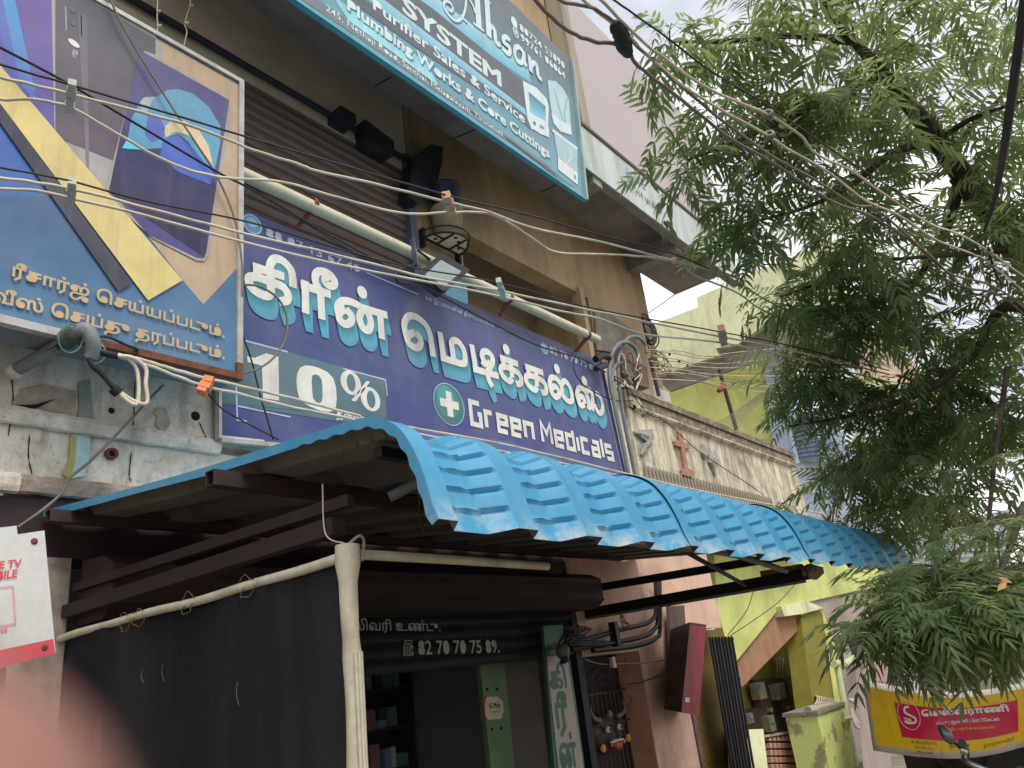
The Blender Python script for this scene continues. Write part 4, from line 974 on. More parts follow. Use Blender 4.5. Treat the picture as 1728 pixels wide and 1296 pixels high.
link('bracket', MB().beam(Py(695, 402, 4.2), Py(703, 450, 4.14), .05, .012, (1, 0, 0)), M_steelblue, fl)
link('bracket', MB().beam(Py(703, 422, 4.2), Py(725, 438, 4.2), .03, .012), M_black, fl)
link('cable_loop', MB().tube(spline([Py(702, 446, 4.15), Py(680, 452, 4.1), Py(667, 464, 4.1), Py(672, 476, 4.1), Py(690, 478, 4.12)], 6), .012, 6), M_wiredark, fl)
solo('cyan_board', MB().prism([Py(a, q, 4.6) for a, q in ((752, 470), (788, 470), (790, 530), (752, 530))], (0, .04, 0)), M_skyblue, 'small sky blue board behind the floodlight above the purple sign', 'board')

# ---------------------------------------------------------------- wire plant basket with bucket on the pier
yb_ = YU-.06
pk = thing('wall_basket', 'half round black wire basket fixed to the cream pier with a pale base sheet', 'basket', Py(745, 410, yb_))
cL, cRt = Py(716, 402, yb_), Py(776, 430, yb_)
ctr = (cL+cRt)/2; rad = (cRt-cL).length/2; dirx = (cRt-cL).normalized(); dirx.z = 0; dirx.normalize()
def arc_pts(r, z, n=14): return [ctr+V(0, 0, z)+V(1, 0, 0)*(-r*math.cos(a))+V(0, -1, 0)*(r*1.05*math.sin(a)) for a in np.linspace(0, math.pi, n)]
zc = 0
link('base_plate', MB().prism(arc_pts(rad*.93, zc+.006), (0, 0, .01)), mat('pale_base_sheet', K(205, 198, 176, 1.3), .7, dirt=K(170, 160, 138, 1.2), scale=8), pk)
link('hoop', MB().tube(arc_pts(rad, zc), .011, 6), M_black, pk); link('hoop', MB().tube(arc_pts(rad*1.06, zc+.07), .009, 6), M_black, pk)
link('wall_rail', MB().beam(ctr+V(-rad, 0, zc-.0), ctr+V(rad, 0, zc-.0), .02, .02), M_black, pk)
for t in (-.34, .34): link('wire_bar', MB().beam(ctr+V(rad*t, 0, zc-.004), ctr+V(rad*t, -rad*.98*math.sqrt(1-t*t), zc-.004), .014, .014), M_black, pk)
for (x0, x1) in ((-.9, -.34), (.34, .9)): link('wire_bar', MB().beam(ctr+V(rad*x0, -rad*.42, zc-.004), ctr+V(rad*x1, -rad*.42, zc-.004), .014, .014), M_black, pk)
for sx in (-1, 1): link('wall_lug', MB().box(ctr.x+sx*rad-.015, ctr.x+sx*rad+.015, YU-.07, YU, ctr.z-.1, ctr.z+.12), M_black, pk)
for (u, v) in ((-.6, .2), (-.05, .75), (.25, .62), (.62, .3)): link('drain_hole', MB().lathe(ctr+V(rad*u, -rad*v, zc+.004), [(0, 0), (.022, 0)], 10, (0, 0, 1)), M_black, pk)
bk_ = thing('bucket', 'dark blue plastic bucket set in a pale pot in the wire basket', 'bucket', ctr+V(0, -rad*.45, .02))
c = ctr+V(-.02, -rad*.46, .02)
h_ = 2.35*rad
link('pot', MB().lathe(c, [(0, .0), (.52*rad, .0), (.62*rad, h_*.5), (.66*rad, h_*.5), (.66*rad, h_*.56), (.5*rad, h_*.56)], 20), mat('pale_pot', K(158, 146, 116), .8, dirt=K(120, 106, 84), scale=8), bk_)
link('bucket_body', MB().lathe(c, [(0, h_*.55), (.5*rad, h_*.55), (.60*rad, h_*.96), (.64*rad, h_*.96), (.64*rad, h_), (.58*rad, h_), (.5*rad, h_*.6)], 20), mat('navy_plastic', K(30, 36, 58), .5, dirt=K(50, 52, 66), scale=6, amount=.4), bk_)
link('bucket_handle', MB().tube([c+V(.63*rad*math.cos(a), .1*rad*math.sin(a)-.5*rad*math.sin(a), h_*.98-.1*math.sin(a)) for a in np.linspace(0, math.pi, 12)], .006, 5), M_black, bk_)

# ---------------------------------------------------------------- white sign at the lower left
yw = 3.1
ws = thing('recharge_sign', 'white hanging sign with red lettering and red bottom band left of the cloth screen', 'sign', Py(40, 1000, yw))
link('panel', MB().prism([Py(a, q, yw+.002) for a, q in ((-260, 945), (75, 895), (94, 1102), (-260, 1200))], (0, .012, 0)), mat('white_sunboard', K(196, 196, 192, 1.25), .5, dirt=K(170, 168, 160, 1.2), scale=3, amount=.35), ws)
P = Print(Py(40, 1000, yw), n_st)
RD = K(206, 66, 80, 1.2)
P.poly([(-260, 1152), (90, 1078), (93, 1102), (-260, 1200)], RD, 1)
P.text('LIVE TV', (-28, 963), (35, 956), (-27, 950), RD, 2, .02); P.text('MOBILE', (-36, 982), (28, 974), (-35, 968), RD, 2, .02); P.text('Download', (-38, 1071), (11, 1066), (-37, 1061), K(206, 100, 104), 2, .0)
P.line([(-60, 998), (22, 989), (26, 1052), (-60, 1064)], .004, K(206, 140, 140), 2, True)
P.done('lettering', PR, ws)
for (a, q) in ((58, 913), (75, 1093)): link('rivet', MB().ball(Py(a, q, yw), .012, 10, (1, .5, 1)), M_rust, ws)
solo('blank_sign', MB().prism([Py(a, q, yw+.06) for a, q in ((-260, 920), (28, 887), (36, 960), (-260, 1000))], (0, .01, 0)), mat('white_sunboard', (1, 1, 1, 1)), 'edge of a second white board behind the red lettered sign', 'sign')
# ---------------------------------------------------------------- neighbour house with cross parapet and salmon ground floor
ph = thing('parapet_house', 'small house with weathered parapet bearing a terracotta cross and doves over a salmon ground floor', 'house', (11, 4.4, 0))
YP = 4.40
p0 = Py(1053, 655, YP); p1 = Py(1336, 764, YP); zT = 1.6+.752*YP; zB = 1.6+.47*YP
x0, x1 = 8.36, p1.x
wall_y(ph, 'parapet_wall', M_parapet, YP, YP+.15, x0, x1, zB-.5, zT-.02)
# coping with worn, uneven top
xs = np.linspace(x0-.02, x1+.03, 40); vs = []
for x in xs:
    j = random.uniform(-.02, .025)
    vs += [(x, YP-.05, zT-.10), (x, YP-.055, zT-.01+j*.4), (x, YP+.08, zT+.03+j), (x, YP+.18, zT-.02)]
link('coping', MB().add(vs, [(i*4+k, (i+1)*4+k, (i+1)*4+k+1, i*4+k+1) for i in range(39) for k in range(3)], None, False), M_coping, ph)
wall_y(ph, 'upper_band', M_coping, YP-.022, YP-.002, x0, x1, zT-.27, zT-.105)
lz = 1.6+.690*YP
vs = []
for x in np.linspace(x0+.1, x1-.25, 30): vs += [(x, YP, lz-.05), (x, YP-.06, lz-.015), (x, YP-.07, lz+.015), (x, YP-.02, lz+.045)]
link('ledge', MB().add(vs, [(i*4+k, (i+1)*4+k, (i+1)*4+k+1, i*4+k+1) for i in range(29) for k in range(3)], None, True), M_parapet, ph)
P0 = lambda pts: [Py(a, q, YP) for a, q in pts]
def r6(pts): return [(1080+a/3.41, 480+q/3.41) for a, q in pts]
link('scroll_relief', MB().relief(P0([(1052, 640), (1066, 652), (1078, 672), (1088, 690), (1082, 702), (1070, 690), (1056, 684)]), n_st, .025), M_parapet, ph)
link('scroll_relief', MB().relief(P0([(1074, 684), (1084, 680), (1092, 694), (1084, 704)]), n_st, .03), M_coping, ph)
link('cross_relief', MB().prism(P0(r6([(203, 850), (222, 845), (232, 870), (238, 912), (268, 920), (276, 946), (244, 950), (252, 1010), (262, 1062), (296, 1078), (300, 1100), (280, 1112), (230, 1098), (226, 1070), (242, 1060), (232, 1000), (224, 940), (190, 930), (184, 905), (214, 905), (206, 870)])), (0, -.04, 0)), M_terra, ph)
def dove(body, rad_, wings, lab):
    b = MB().tube(spline([Py(a, q, YP-.02) for a, q in body], 4), np.interp(np.linspace(0, 1, (len(body)-1)*4+1), np.linspace(0, 1, len(rad_)), rad_), 9)
    for wg in wings: b.prism([Py(a, q, YP-.05) for a, q in wg], (0, .05, 0))
    link('dove_relief', b, M_relief, ph, lab)
dove([(1070, 730), (1080, 732), (1090, 738), (1092, 748), (1086, 758), (1082, 768)], [.02, .04, .06, .055, .035, .015], [[(1078, 726), (1102, 724), (1104, 742), (1094, 746), (1084, 738)], [(1088, 748), (1100, 742), (1096, 758), (1086, 764)]], 'dove on the left of the cross')
dove([(1188, 752), (1192, 764), (1198, 778), (1203, 790), (1207, 804)], [.015, .035, .05, .04, .015], [[(1196, 766), (1214, 778), (1206, 784), (1198, 780)], [(1186, 748), (1196, 762), (1192, 774), (1186, 764)]], 'dove on the right of the cross')
bal = None
for i in range(44):
    x = x0+.12+i*.098
    if bal is None: bal = link('baluster', MB().prism([(x-.028, YP-.03, zB-.02), (x+.028, YP-.03, zB-.02), (x+.028, YP-.03, zB+.17), (x, YP-.03, zB+.21), (x-.028, YP-.03, zB+.17)], (0, .03, 0)), M_parapet, ph)
    else: clone(bal, ph, (i*.098, 0, 0))
wall_y(ph, 'sill_band', M_parapet, YP-.05, YP-.002, x0, x1, zB-.12, zB-.03)
wall_y(ph, 'return_wall', M_parapet, YP+.15, 7, x1-.15, x1, zB-.5, zT-.05)
wall_y(ph, 'balcony_floor', M_soffit, YP+.15, 7, x0, x1-.15, zB-.5, zB-.35)
# salmon ground floor, door recess
dx0, dx1 = 6.62, 7.78
wall_y(ph, 'wall', M_pinkhouse, YF, YF+.33, dx1, 8.75, 0, zB-.5); wall_y(ph, 'wall', M_pinkhouse, YF+.1, YF+.33, 6.56, dx0, 0, zB-.5)
wall_y(ph, 'wall', M_pinkhouse, YF+.002, YF+.33, dx0, dx1, 1.72, zB-.5)
wall_y(ph, 'door_reveal', M_reveal, YF+.004, YF+.33, dx1-.004, dx1+.002, 0, 1.72, 'brown painted side of the door opening')
wall_y(ph, 'wall', M_pinkhouse, YF-.002, YF+.25, 8.75, 10.0, 1.9, zB-.5)
wall_y(ph, 'wall', M_olive, YF+.25, YF+.4, 8.75, 10.6, 0, 1.9, 'mustard brown wall beside the gate')
wall_y(ph, 'door_jamb', mat('peeling_timber', K(110, 84, 76), .9, dirt=K(60, 44, 40), scale=18, amount=.9, bump=.4), YF-.02, YF+.1, 8.70, 8.80, 0, 1.75)
# inset door with grille
dr = link('door', MB().box(dx0, dx1, YF+.30, YF+.34, GZ, 1.72), mat('dark_wood_door', S(56, 42, 46), .6, dirt=S(40, 32, 36), scale=6), ph)
bb = None
for i in range(13):
    x = dx0+.05+i*.085
    if bb is None: bb = link('grille_bar', MB().tube([(x, YF+.24, .05), (x, YF+.24, 1.35)], .008, 6), mat('brown_grille', K(84, 66, 60), .5, metal=.2), dr)
    else: clone(bb, dr, (i*.085, 0, 0))
for z in (.5, 1.05, 1.35): link('grille_rail', MB().beam((dx0, YF+.25, z), (dx1, YF+.25, z), .02, .02), mat('brown_grille', K(84, 66, 60)), dr)
for r in (.30, .2, .1): link('grille_arch', MB().tube([(7.38+r*math.cos(a), YF+.245, 1.36+r*.8*math.sin(a)) for a in np.linspace(0, math.pi, 14)], .007, 6), mat('brown_grille', K(84, 66, 60)), dr)
for (px, py) in ((1056, 1118), (1062, 1192), (1064, 1180)):
    c = Py(px, py, YF-.001); link('wall_stain', MB().relief([c+V(.03*math.cos(a)*random.uniform(.6, 1.3), 0, .045*math.sin(a)) for a in np.linspace(0, 5.6, 7)], n_st, .003), mat('hand_print', K(90, 62, 48), .9), ph)
# demon mask hung on the grille
mk = thing('demon_mask', 'horned demon face mask with white eyes and yellow earrings on the door grille', 'mask', Py(1020, 1238, YF+.2))
ym = YF+.2
mc = Py(1020, 1240, ym); u_ = (Py(1060, 1240, ym)-mc).length/40   # metres per pixel here
v_ = (Py(1020, 1280, ym)-mc).length/40
def mp_(dx, dy, dz=0): return mc+V(dx*u_, -dz*1.15, -dy*v_)
mdark = mat('mask_dark', K(58, 48, 46), .5, dirt=K(100, 80, 70), scale=30, amount=.5)
face = [mp_(a, q) for a, q in ((-22, -26), (-10, -34), (8, -34), (22, -26), (26, -8), (20, 16), (8, 30), (-8, 30), (-20, 16), (-26, -8))]
link('face', MB().relief(face, n_st, .075, .6), mdark, mk)
for sx in (-1, 1):
    link('horn', MB().tube(spline([mp_(sx*14, -26, .06), mp_(sx*24, -32, .08), mp_(sx*28, -44, .08), mp_(sx*25, -56, .07)], 5), [.03-.028*t for t in np.linspace(0, 1, 16)], 8), mat('mask_horn', K(120, 112, 112), .5, dirt=K(70, 60, 60), scale=20), mk)
    link('eye', MB().ball(mp_(sx*9.5, -10, .105), .036, 12, (1.15, .6, .9)), mat('mask_white', K(196, 190, 176), .4), mk)
    link('pupil', MB().ball(mp_(sx*9.5, -10, .122), .012, 8), M_black, mk)
    link('brow', MB().tube([mp_(sx*3, -16, .12), mp_(sx*10, -21, .125), mp_(sx*19, -16, .10)], .014, 6), mdark, mk)
    link('earring', MB().lathe(mp_(sx*20+(2 if sx > 0 else -1), 16+(-4 if sx > 0 else 2), .10), [(0, .02), (.034, .016), (.04, 0), (.034, -.01), (0, -.01)], 14, (0, -1, 0)), mat('mask_yellow', K(206, 156, 50), .5, dirt=K(150, 104, 40), scale=20), mk)
    link('ear', MB().relief([mp_(sx*22, -8), mp_(sx*30, -18), mp_(sx*30, -4), mp_(sx*24, 6)], n_st, .05), mdark, mk)
    link('fang', MB().tube([mp_(sx*10, 17, .125), mp_(sx*11, 12, .14)], [.012, .004], 6), mat('mask_white', K(196, 190, 176)), mk)
link('crest', MB().lathe(mp_(-1, -34, .09), [(0, .025), (.03, .02), (.045, 0), (.03, -.01)], 14, (0, -1, 0)), mat('mask_gold', K(130, 112, 66), .5), mk)
link('nose', MB().tube([mp_(0, -8, .11), mp_(0, 2, .16), mp_(0, 6, .13)], [.012, .03, .02], 8), mdark, mk)
link('teeth', MB().relief([mp_(a, q, .11) for a, q in ((-11, 10), (0, 7), (12, 10), (10, 14), (0, 12), (-9, 14))], n_st, .03), mat('mask_white', K(196, 190, 176)), mk)
link('tongue', MB().relief([mp_(a, q, .11) for a, q in ((-6, 13), (7, 13), (8, 22), (1, 28), (-6, 22))], n_st, .035), mat('mask_red', K(170, 62, 40), .45), mk)

# vertical green sign by the shutter
vs_ = thing('upright_sign', 'narrow upright green and white sign with stacked Tamil letters right of the pharmacy opening', 'sign', Py(950, 1180, 4.3))
link('panel', MB().prism([Py(a, q, 4.303) for a, q in ((917, 1056), (950, 1054), (951, 1075), (960, 1110), (992, 1330), (938, 1330))], (0, .03, 0)), mat('green_sign_edge', K(66, 112, 88, 1.2), .5, dirt=K(50, 88, 72, 1.2), scale=5), vs_)
P = Print(Py(950, 1180, 4.3), n_st); GW, GG = K(190, 176, 168, 1.1), K(58, 110, 82, 1.2)
P.poly([(923, 1108), (957, 1106), (990, 1330), (946, 1330), (930, 1180)], GW, 1)
P.text('கி', (929, 1162), (957, 1160), (927, 1118), GG, 2, .03)
P.text('ரீ', (940, 1228), (962, 1226), (936, 1166), GG, 2, .03)
P.text('ன்', (946, 1296), (976, 1292), (944, 1236), GG, 2, .035)
P.done('lettering', PR, vs_)
cctv = thing('dome_bracket', 'grey dusty round camera housing with cables on top of the green upright sign', 'camera', Py(948, 1098, 4.22))
link('dome', MB().ball(Py(950, 1100, 4.2), .065, 14, (1, 1, 1.1)), mat('dusty_grey_plastic', K(110, 102, 94), .5, dirt=K(70, 62, 58), scale=14), cctv)
link('mount', MB().tube([Py(935, 1090, 4.28), Py(950, 1096, 4.2)], .03, 8), M_clipgrey, cctv)
link('eye_ring', MB().lathe(Py(952, 1113, 4.17), [(.05, 0), (.05, .02), (.02, .03), (0, .02)], 12, (0, -.5, -1)), M_blackplastic, cctv)

# grey pipes on the salmon wall
pi_ = thing('drain_pipes', 'three dark pipes bending down across the salmon wall above the door', 'pipes', Py(1080, 1070, 4.42))
top = [(1097, 1022), (1103, 1022), (1109, 1022)]
for k, (pts) in enumerate(([(1106, 975), (1107, 1030), (1100, 1046), (1085, 1054), (1050, 1062), (960, 1088)], [(1109, 975), (1110, 1045), (1104, 1062), (1088, 1073), (1050, 1082), (965, 1096)], [(1113, 975), (1114, 1060), (1108, 1076), (1092, 1085), (1060, 1092), (1000, 1098)])):
    link('pipe', MB().tube(spline([Py(a, q, 4.40-.02*k) for a, q in pts], 6), .024, 8), M_black, pi_)
link('pipe_clip', MB().box(*(lambda c: (c.x-.03, c.x+.03, 4.34, 4.42, c.z-.12, c.z+.12))(Py(1037, 1070, 4.38))), M_black, pi_)
cb = thing('cable_tangle', 'tangle of black cables with small white junction right of the green upright sign', 'cables', Py(985, 1080, 4.3))
for k in range(7):
    pts = [Py(945+random.uniform(-5, 10), 1085+random.uniform(-10, 14), 4.3), Py(965+random.uniform(-6, 12), 1068+random.uniform(-14, 10), 4.28), Py(985+random.uniform(-10, 14), 1060+random.uniform(-12, 14), 4.3), Py(960+random.uniform(0, 20), 1080+random.uniform(-4, 10), 4.3), Py(1010+random.uniform(-10, 20), 1082+random.uniform(-4, 6), 4.32)]
    link('cable', MB().tube(spline(pts, 7), .007, 5), M_wiredark, cb)
link('cable', MB().tube(spline([Py(985, 1112, 4.3), Py(1010, 1120, 4.3), Py(1035, 1121, 4.3), Py(1090, 1118, 4.35), Py(1128, 1113, 4.3)], 6), .008, 5), M_wiregrey, cb)
link('cable', MB().tube(spline([Py(1050, 1156, 4.4), Py(1085, 1150, 4.4), Py(1115, 1138, 4.3), Py(1128, 1128, 4.25)], 6), .009, 5), M_wiredark, cb)
link('junction', MB().hexa([Py(1034, 1118, 4.26)+V(a, q, c) for a, q, c in ((-.03, -.02, -.05), (.03, -.02, -.05), (.03, .02, -.05), (-.03, .02, -.05), (-.025, -.02, .05), (.025, -.02, .05), (.025, .02, .05), (-.025, .02, .05))]), M_pvc, cb)
for k in range(4):
    pts = [Py(1046+random.uniform(-4, 4), 1030+random.uniform(-2, 6), 4.36), Py(1050+random.uniform(-8, 8), 1048, 4.34), Py(1060+random.uniform(-8, 14), 1056+random.uniform(-4, 10), 4.36)]
    link('cable', MB().tube(spline(pts, 5), .005, 5), M_wiredark, cb)

# red box sign hung on a plank
rs = thing('red_box_sign', 'tilted red box sign with a darker side face hung before the salmon wall', 'sign', Py(1160, 1120, 4.1))
q_ = [Py(1131, 1062, 4.28), Py(1164, 1050, 4.02), Py(1192, 1054, 4.2), Py(1160, 1064, 4.45), Py(1121, 1197, 4.28), Py(1150, 1202, 4.02), Py(1180, 1207, 4.2), Py(1151, 1203, 4.45)]
def face_(name, ids, m): return link(name, MB().prism([q_[i] for i in ids], ((q_[ids[0]]+q_[ids[2]])/2-sum(q_, Vector())/8)*-.06), m, rs)
face_('red_face', (1, 2, 6, 5), mat('red_vinyl', K(150, 40, 58, 1.15), .45, dirt=K(96, 30, 42, 1.15), scale=4, amount=.6, streak=True))
face_('side_face', (0, 1, 5, 4), mat('dark_vinyl', K(66, 52, 48), .5, dirt=K(104, 84, 76), scale=5, amount=.6))
face_('bottom_face', (4, 5, 6, 7), M_whitewall); face_('top_face', (0, 3, 2, 1), M_maroondark); link('rear_face', MB().poly([q_[i] for i in (0, 3, 7, 4)]), M_maroondark, rs)
dnr = (q_[2]-q_[1]).cross(q_[6]-q_[1]).normalized(); dnr = dnr if dnr.y < 0 else -dnr
def fp(u, v): return q_[1].lerp(q_[2], u).lerp(q_[5].lerp(q_[6], u), v)+dnr*.006
b = MB(); b.poly([fp(.1, .84), fp(.34, .84), fp(.34, .89), fp(.1, .89)]); link('price_label', b, M_whitewall, rs)
plk = solo('wood_plank', MB().prism([Py(a, q, 4.38) for a, q in ((1129, 1023), (1155, 1021), (1159, 1090), (1152, 1170), (1130, 1170), (1132, 1090))], (0, .04, 0)), mat('grey_plank', K(92, 78, 68), .85, dirt=K(62, 52, 46), scale=5, amount=.6, streak=True), 'grey brown plank standing behind the red box sign', 'plank')
# folded gate
gt = thing('folding_gate', 'black collapsible steel gate folded to a bundle of bars beside the lime wall', 'gate', (9.8, 4.4, 0))
gb0 = None
for i in range(8):
    a, b_ = Py(1197+i*5.4, 1075-i*.2, 4.38-.02*(i % 2)), Py(1241+i*5.2, 1330, 4.38-.02*(i % 2))
    link('gate_bar', MB().beam(a, b_, .028, .02, (0, 1, 0)), M_black, gt)
for t in (.02, .3, .62, .9):
    a = Py(1197, 1075, 4.4).lerp(Py(1241, 1330, 4.4), t); b_ = Py(1236, 1073, 4.4).lerp(Py(1279, 1330, 4.4), t); link('gate_link', MB().beam(a, b_, .02, .03, (0, 1, 0)), M_black, gt)
link('gate_plate', MB().prism([Py(a, q, 4.43) for a, q in ((1197, 1077), (1234, 1075), (1277, 1330), (1241, 1330))], (0, .01, 0)), M_dark, gt)

# ---------------------------------------------------------------- lime green house
gh_ = thing('lime_house', 'lime green two storey house with stair recess, overhanging balcony and stained parapet', 'house', (14, 5, 0))
YL = 4.9
def lf(name, pts, m, y=YL, th=.12, label=None): return link(name, MB().prism([Py(a, q, y) for a, q in pts], (0, th, 0)), m, gh_, label)
lf('wall', [(1205, 930), (1500, 930), (1500, 985), (1361, 1016), (1318, 1023), (1238, 1122), (1210, 1030)], M_lime)
lf('wall', [(1500, 930), (1530, 930), (1536, 1060), (1505, 1000), (1500, 985)], M_whitewall, 4.86)
lf('lintel', [(1318, 1023), (1361, 1014), (1390, 1026), (1353, 1036), (1324, 1040)], M_limepale, YL-.1, .2)
lf('soffit', [(1361, 1016), (1455, 994), (1470, 1060), (1440, 1140), (1412, 1150), (1392, 1060), (1388, 1027)], M_mauve, YL+.05, .08)
lf('stair_underside', [(1318, 1022), (1352, 1038), (1358, 1052), (1252, 1160), (1240, 1124)], mat('tan_stair_underside', K(150, 112, 84), .85, dirt=K(110, 80, 60), scale=3), YL+.06, .4)
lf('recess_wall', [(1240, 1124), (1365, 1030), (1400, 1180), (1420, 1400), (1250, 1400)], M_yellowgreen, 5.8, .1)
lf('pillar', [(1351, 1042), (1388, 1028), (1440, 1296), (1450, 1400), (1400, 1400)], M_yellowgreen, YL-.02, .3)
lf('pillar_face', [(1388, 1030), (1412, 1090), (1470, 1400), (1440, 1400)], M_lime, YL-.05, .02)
lf('wall', [(1412, 1100), (1460, 1090), (1500, 1400), (1470, 1400)], M_mauve, YL+.02, .1)
lf('window_dark', [(1432, 1052), (1510, 1030), (1545, 1080), (1545, 1090), (1440, 1112)], M_darkroom, YL+.0, .04)
lf('sill', [(1430, 1112), (1545, 1086), (1548, 1094), (1432, 1122)], M_whitewall, YL-.06, .1)
# broken circle scribble on the wall
link('plaster_scar', MB().tube([Py(1452+15*math.cos(a), 973+9*math.sin(a), YL-.004) for a in np.linspace(0, 5.6, 16)], .012, 5), M_olive, gh_)
# upper storey, end wall that faces along the street and the overhanging parapet
XG = 15.3
def gx(name, pts, m, x=XG, th=.15, label=None): return link(name, MB().prism([Px(a, q, x) for a, q in pts], (th, 0, 0)), m, gh_, label)
gx('parapet_wall', [(1080, 556), (1178, 518), (1176, 502), (1300, 448), (1420, 400), (1420, 520), (1330, 520), (1246, 580), (1208, 588), (1212, 600), (1118, 632), (1098, 640)], M_limepale, XG)
gx('soffit', [(1098, 636), (1118, 632), (1212, 600), (1198, 588), (1246, 574), (1330, 518), (1440, 500), (1440, 620), (1290, 620), (1270, 612), (1130, 660)], M_soffit, XG+.3, .1)
gx('wall', [(1118, 655), (1290, 610), (1310, 780), (1312, 820), (1100, 820)], M_lime, XG+1.0, .2)
gx('wall', [(1290, 610), (1328, 600), (1345, 830), (1312, 830)], M_bluepaint, XG+.9, .2, 'pale blue painted wall end')
gx('wall', [(1318, 700), (1400, 690), (1500, 900), (1345, 900)], M_bluepaint, XG+.85, .2)
gx('mural_spot', [(1345, 788), (1356, 784), (1366, 794), (1362, 802), (1348, 800)], M_whitewall, XG+.84, .02)
gx('mural_spot', [(1346, 808), (1372, 812), (1376, 832), (1352, 832)], M_whitewall, XG+.84, .02)
wsh = gx('window_shutter', [(1330, 712), (1380, 690), (1398, 780), (1346, 778)], M_blueshut, XG+.7, .1)
for i in range(9):
    t = i/9; a = Px(1332+14*t, 716+60*t, XG+.69).lerp(Px(1334+14*t, 716+62*t, XG+.69), .5); b_ = Px(1384+12*t, 700+72*t, XG+.69)
    link('louvre', MB().beam(a, b_, .03, .035), M_blueshut, wsh)
link('window_frame', MB().beam(Px(1330, 712, XG+.68), Px(1347, 782, XG+.68), .06, .06, (0, 1, 0)), M_bluepaint, wsh)
link('window_frame', MB().beam(Px(1379, 716, XG+.68), Px(1392, 782, XG+.68), .05, .05, (0, 1, 0)), M_whitewall, wsh)
# meter board under the stairs
mb_ = thing('meter_board', 'brown board of dusty electricity meters with cable bundles under the stairs', 'board', Py(1335, 1180, 5.7))
mf = lambda pts, y, th, nm, m: link(nm, MB().prism([Py(a, q, y) for a, q in pts], (0, th, 0)), m, mb_)
mf([(1270, 1147), (1390, 1135), (1402, 1240), (1320, 1250), (1280, 1240)], 5.72, .04, 'board', M_board)
mf([(1256, 1196), (1290, 1192), (1340, 1230), (1368, 1330), (1276, 1330)], 5.70, .03, 'board', M_board)
def z2(a, q): return (1180+a/3.857, 960+q/3.857)
for (a0, q0, a1, q1) in ((362, 745, 430, 840), (488, 752, 560, 840), (603, 733, 675, 830), (732, 733, 772, 780), (300, 945, 345, 1000), (435, 960, 490, 1050)):
    pa, pb = Py(*z2(a0, q0), 5.6), Py(*z2(a1, q1), 5.6)
    o = link('meter', MB().box(min(pa.x, pb.x), max(pa.x, pb.x), 5.56, 5.71, min(pa.z, pb.z), max(pa.z, pb.z)), M_meter, mb_)
    w_ = abs(pb.x-pa.x); h_ = abs(pa.z-pb.z); xx, zz_ = min(pa.x, pb.x), min(pa.z, pb.z)
    link('meter_window', MB().box(xx+w_*.15, xx+w_*.85, 5.545, 5.56, zz_+h_*.5, zz_+h_*.9), M_glassy, o)
for (a0, q0) in ((435, 905), (545, 890), (690, 900)):
    c = Py(*z2(a0+18, q0+14), 5.69); link('switch', MB().box(c.x-.06, c.x+.06, 5.64, 5.72, c.z-.03, c.z+.03), M_meter, mb_)
for (bx, by, n_) in ((505, 600, 7), (650, 610, 6)):
    for k in range(n_):
        a = z2(bx+k*9-40, by-10); b_ = z2(bx+k*9-5, by+110)
        link('meter_cable', MB().tube(spline([Py(a[0]+2, a[1]+6, 5.78), Py(a[0]+6+k*.5, a[1]-4+abs(k-3), 5.7), Py(a[0]+9, a[1]+12, 5.66), Py(*b_, 5.68)], 5), .011, 5), M_wire if k % 2 else M_wiregrey, mb_)
mr_ = None
for r in range(7):
    for k in range(7):
        c = Py(1296+k*7.2+r*1.2, 1246+r*12, 5.66)
        if mr_ is None: mr_ = link('switch', MB().box(c.x-.05, c.x+.05, 5.62, 5.70, c.z-.035, c.z+.035), M_reveal, mb_); m0 = c
        else: clone(mr_, mb_, c-m0)
mf([(1292, 1240), (1332, 1234), (1332, 1238), (1292, 1244)], 5.6, .05, 'shelf_strip', M_pvc)
# low pillar, block, downpipe, cable roll
lp = thing('gate_pillar', 'short chipped lime green gate pillar with grey cap at the foot of the stairs', 'pillar', Py(1385, 1250, 4.35))
link('pillar_body', MB().hexa([V(*(Py(1378, 1206, 4.3).xy), GZ), V(*(Py(1424, 1192, 4.3).xy), GZ), V(Py(1424, 1192, 4.3).x, 4.77, GZ), V(Py(1378, 1206, 4.3).x, 4.77, GZ), Py(1378, 1206, 4.3), Py(1424, 1192, 4.3), V(Py(1424, 1192, 4.3).x, 4.77, Py(1378, 1206, 4.3).z), V(Py(1378, 1206, 4.3).x, 4.77, Py(1378, 1206, 4.3).z)]), mat('chipped_lime', K(176, 184, 110), .9, dirt=K(120, 108, 84), scale=3, amount=.85, bump=.4, lo=.54, hi=.6), lp)
pc0 = Py(1378, 1206, 4.3); pc1 = Py(1424, 1192, 4.3)
link('pillar_cap', MB().box(pc0.x-.03, pc1.x+.03, 4.27, 4.8, pc0.z, pc0.z+.05), M_concretegrey, lp)
b = MB()
solo('white_block', MB().prism([Py(a, q, 4.4) for a, q in ((1264, 1231), (1288, 1230), (1310, 1420), (1276, 1420))], (0, .3, 0)), M_limepale, 'pale lime rounded wall end beside the folded gate', 'wall')
dp = thing('downpipe', 'pale lime plastic downpipe with elbow running down the pillar of the lime house', 'pipe', Py(1420, 1200, 4.3))
link('pipe', MB().tube([Py(1412, 1120, 4.3), Py(1424, 1185, 4.3), Py(1440, 1270, 4.3), Py(1466, 1420, 4.3)], .052, 12), mat('pale_lime_pipe', K(178, 186, 138), .5, dirt=K(150, 154, 112), scale=6), dp)
link('elbow', MB().tube([Py(1406, 1120, 4.3), Py(1424, 1122, 4.3), Py(1440, 1112, 4.5), Py(1466, 1104, 4.9)], .062, 12), mat('pale_lime_pipe', (1, 1, 1, 1)), dp)
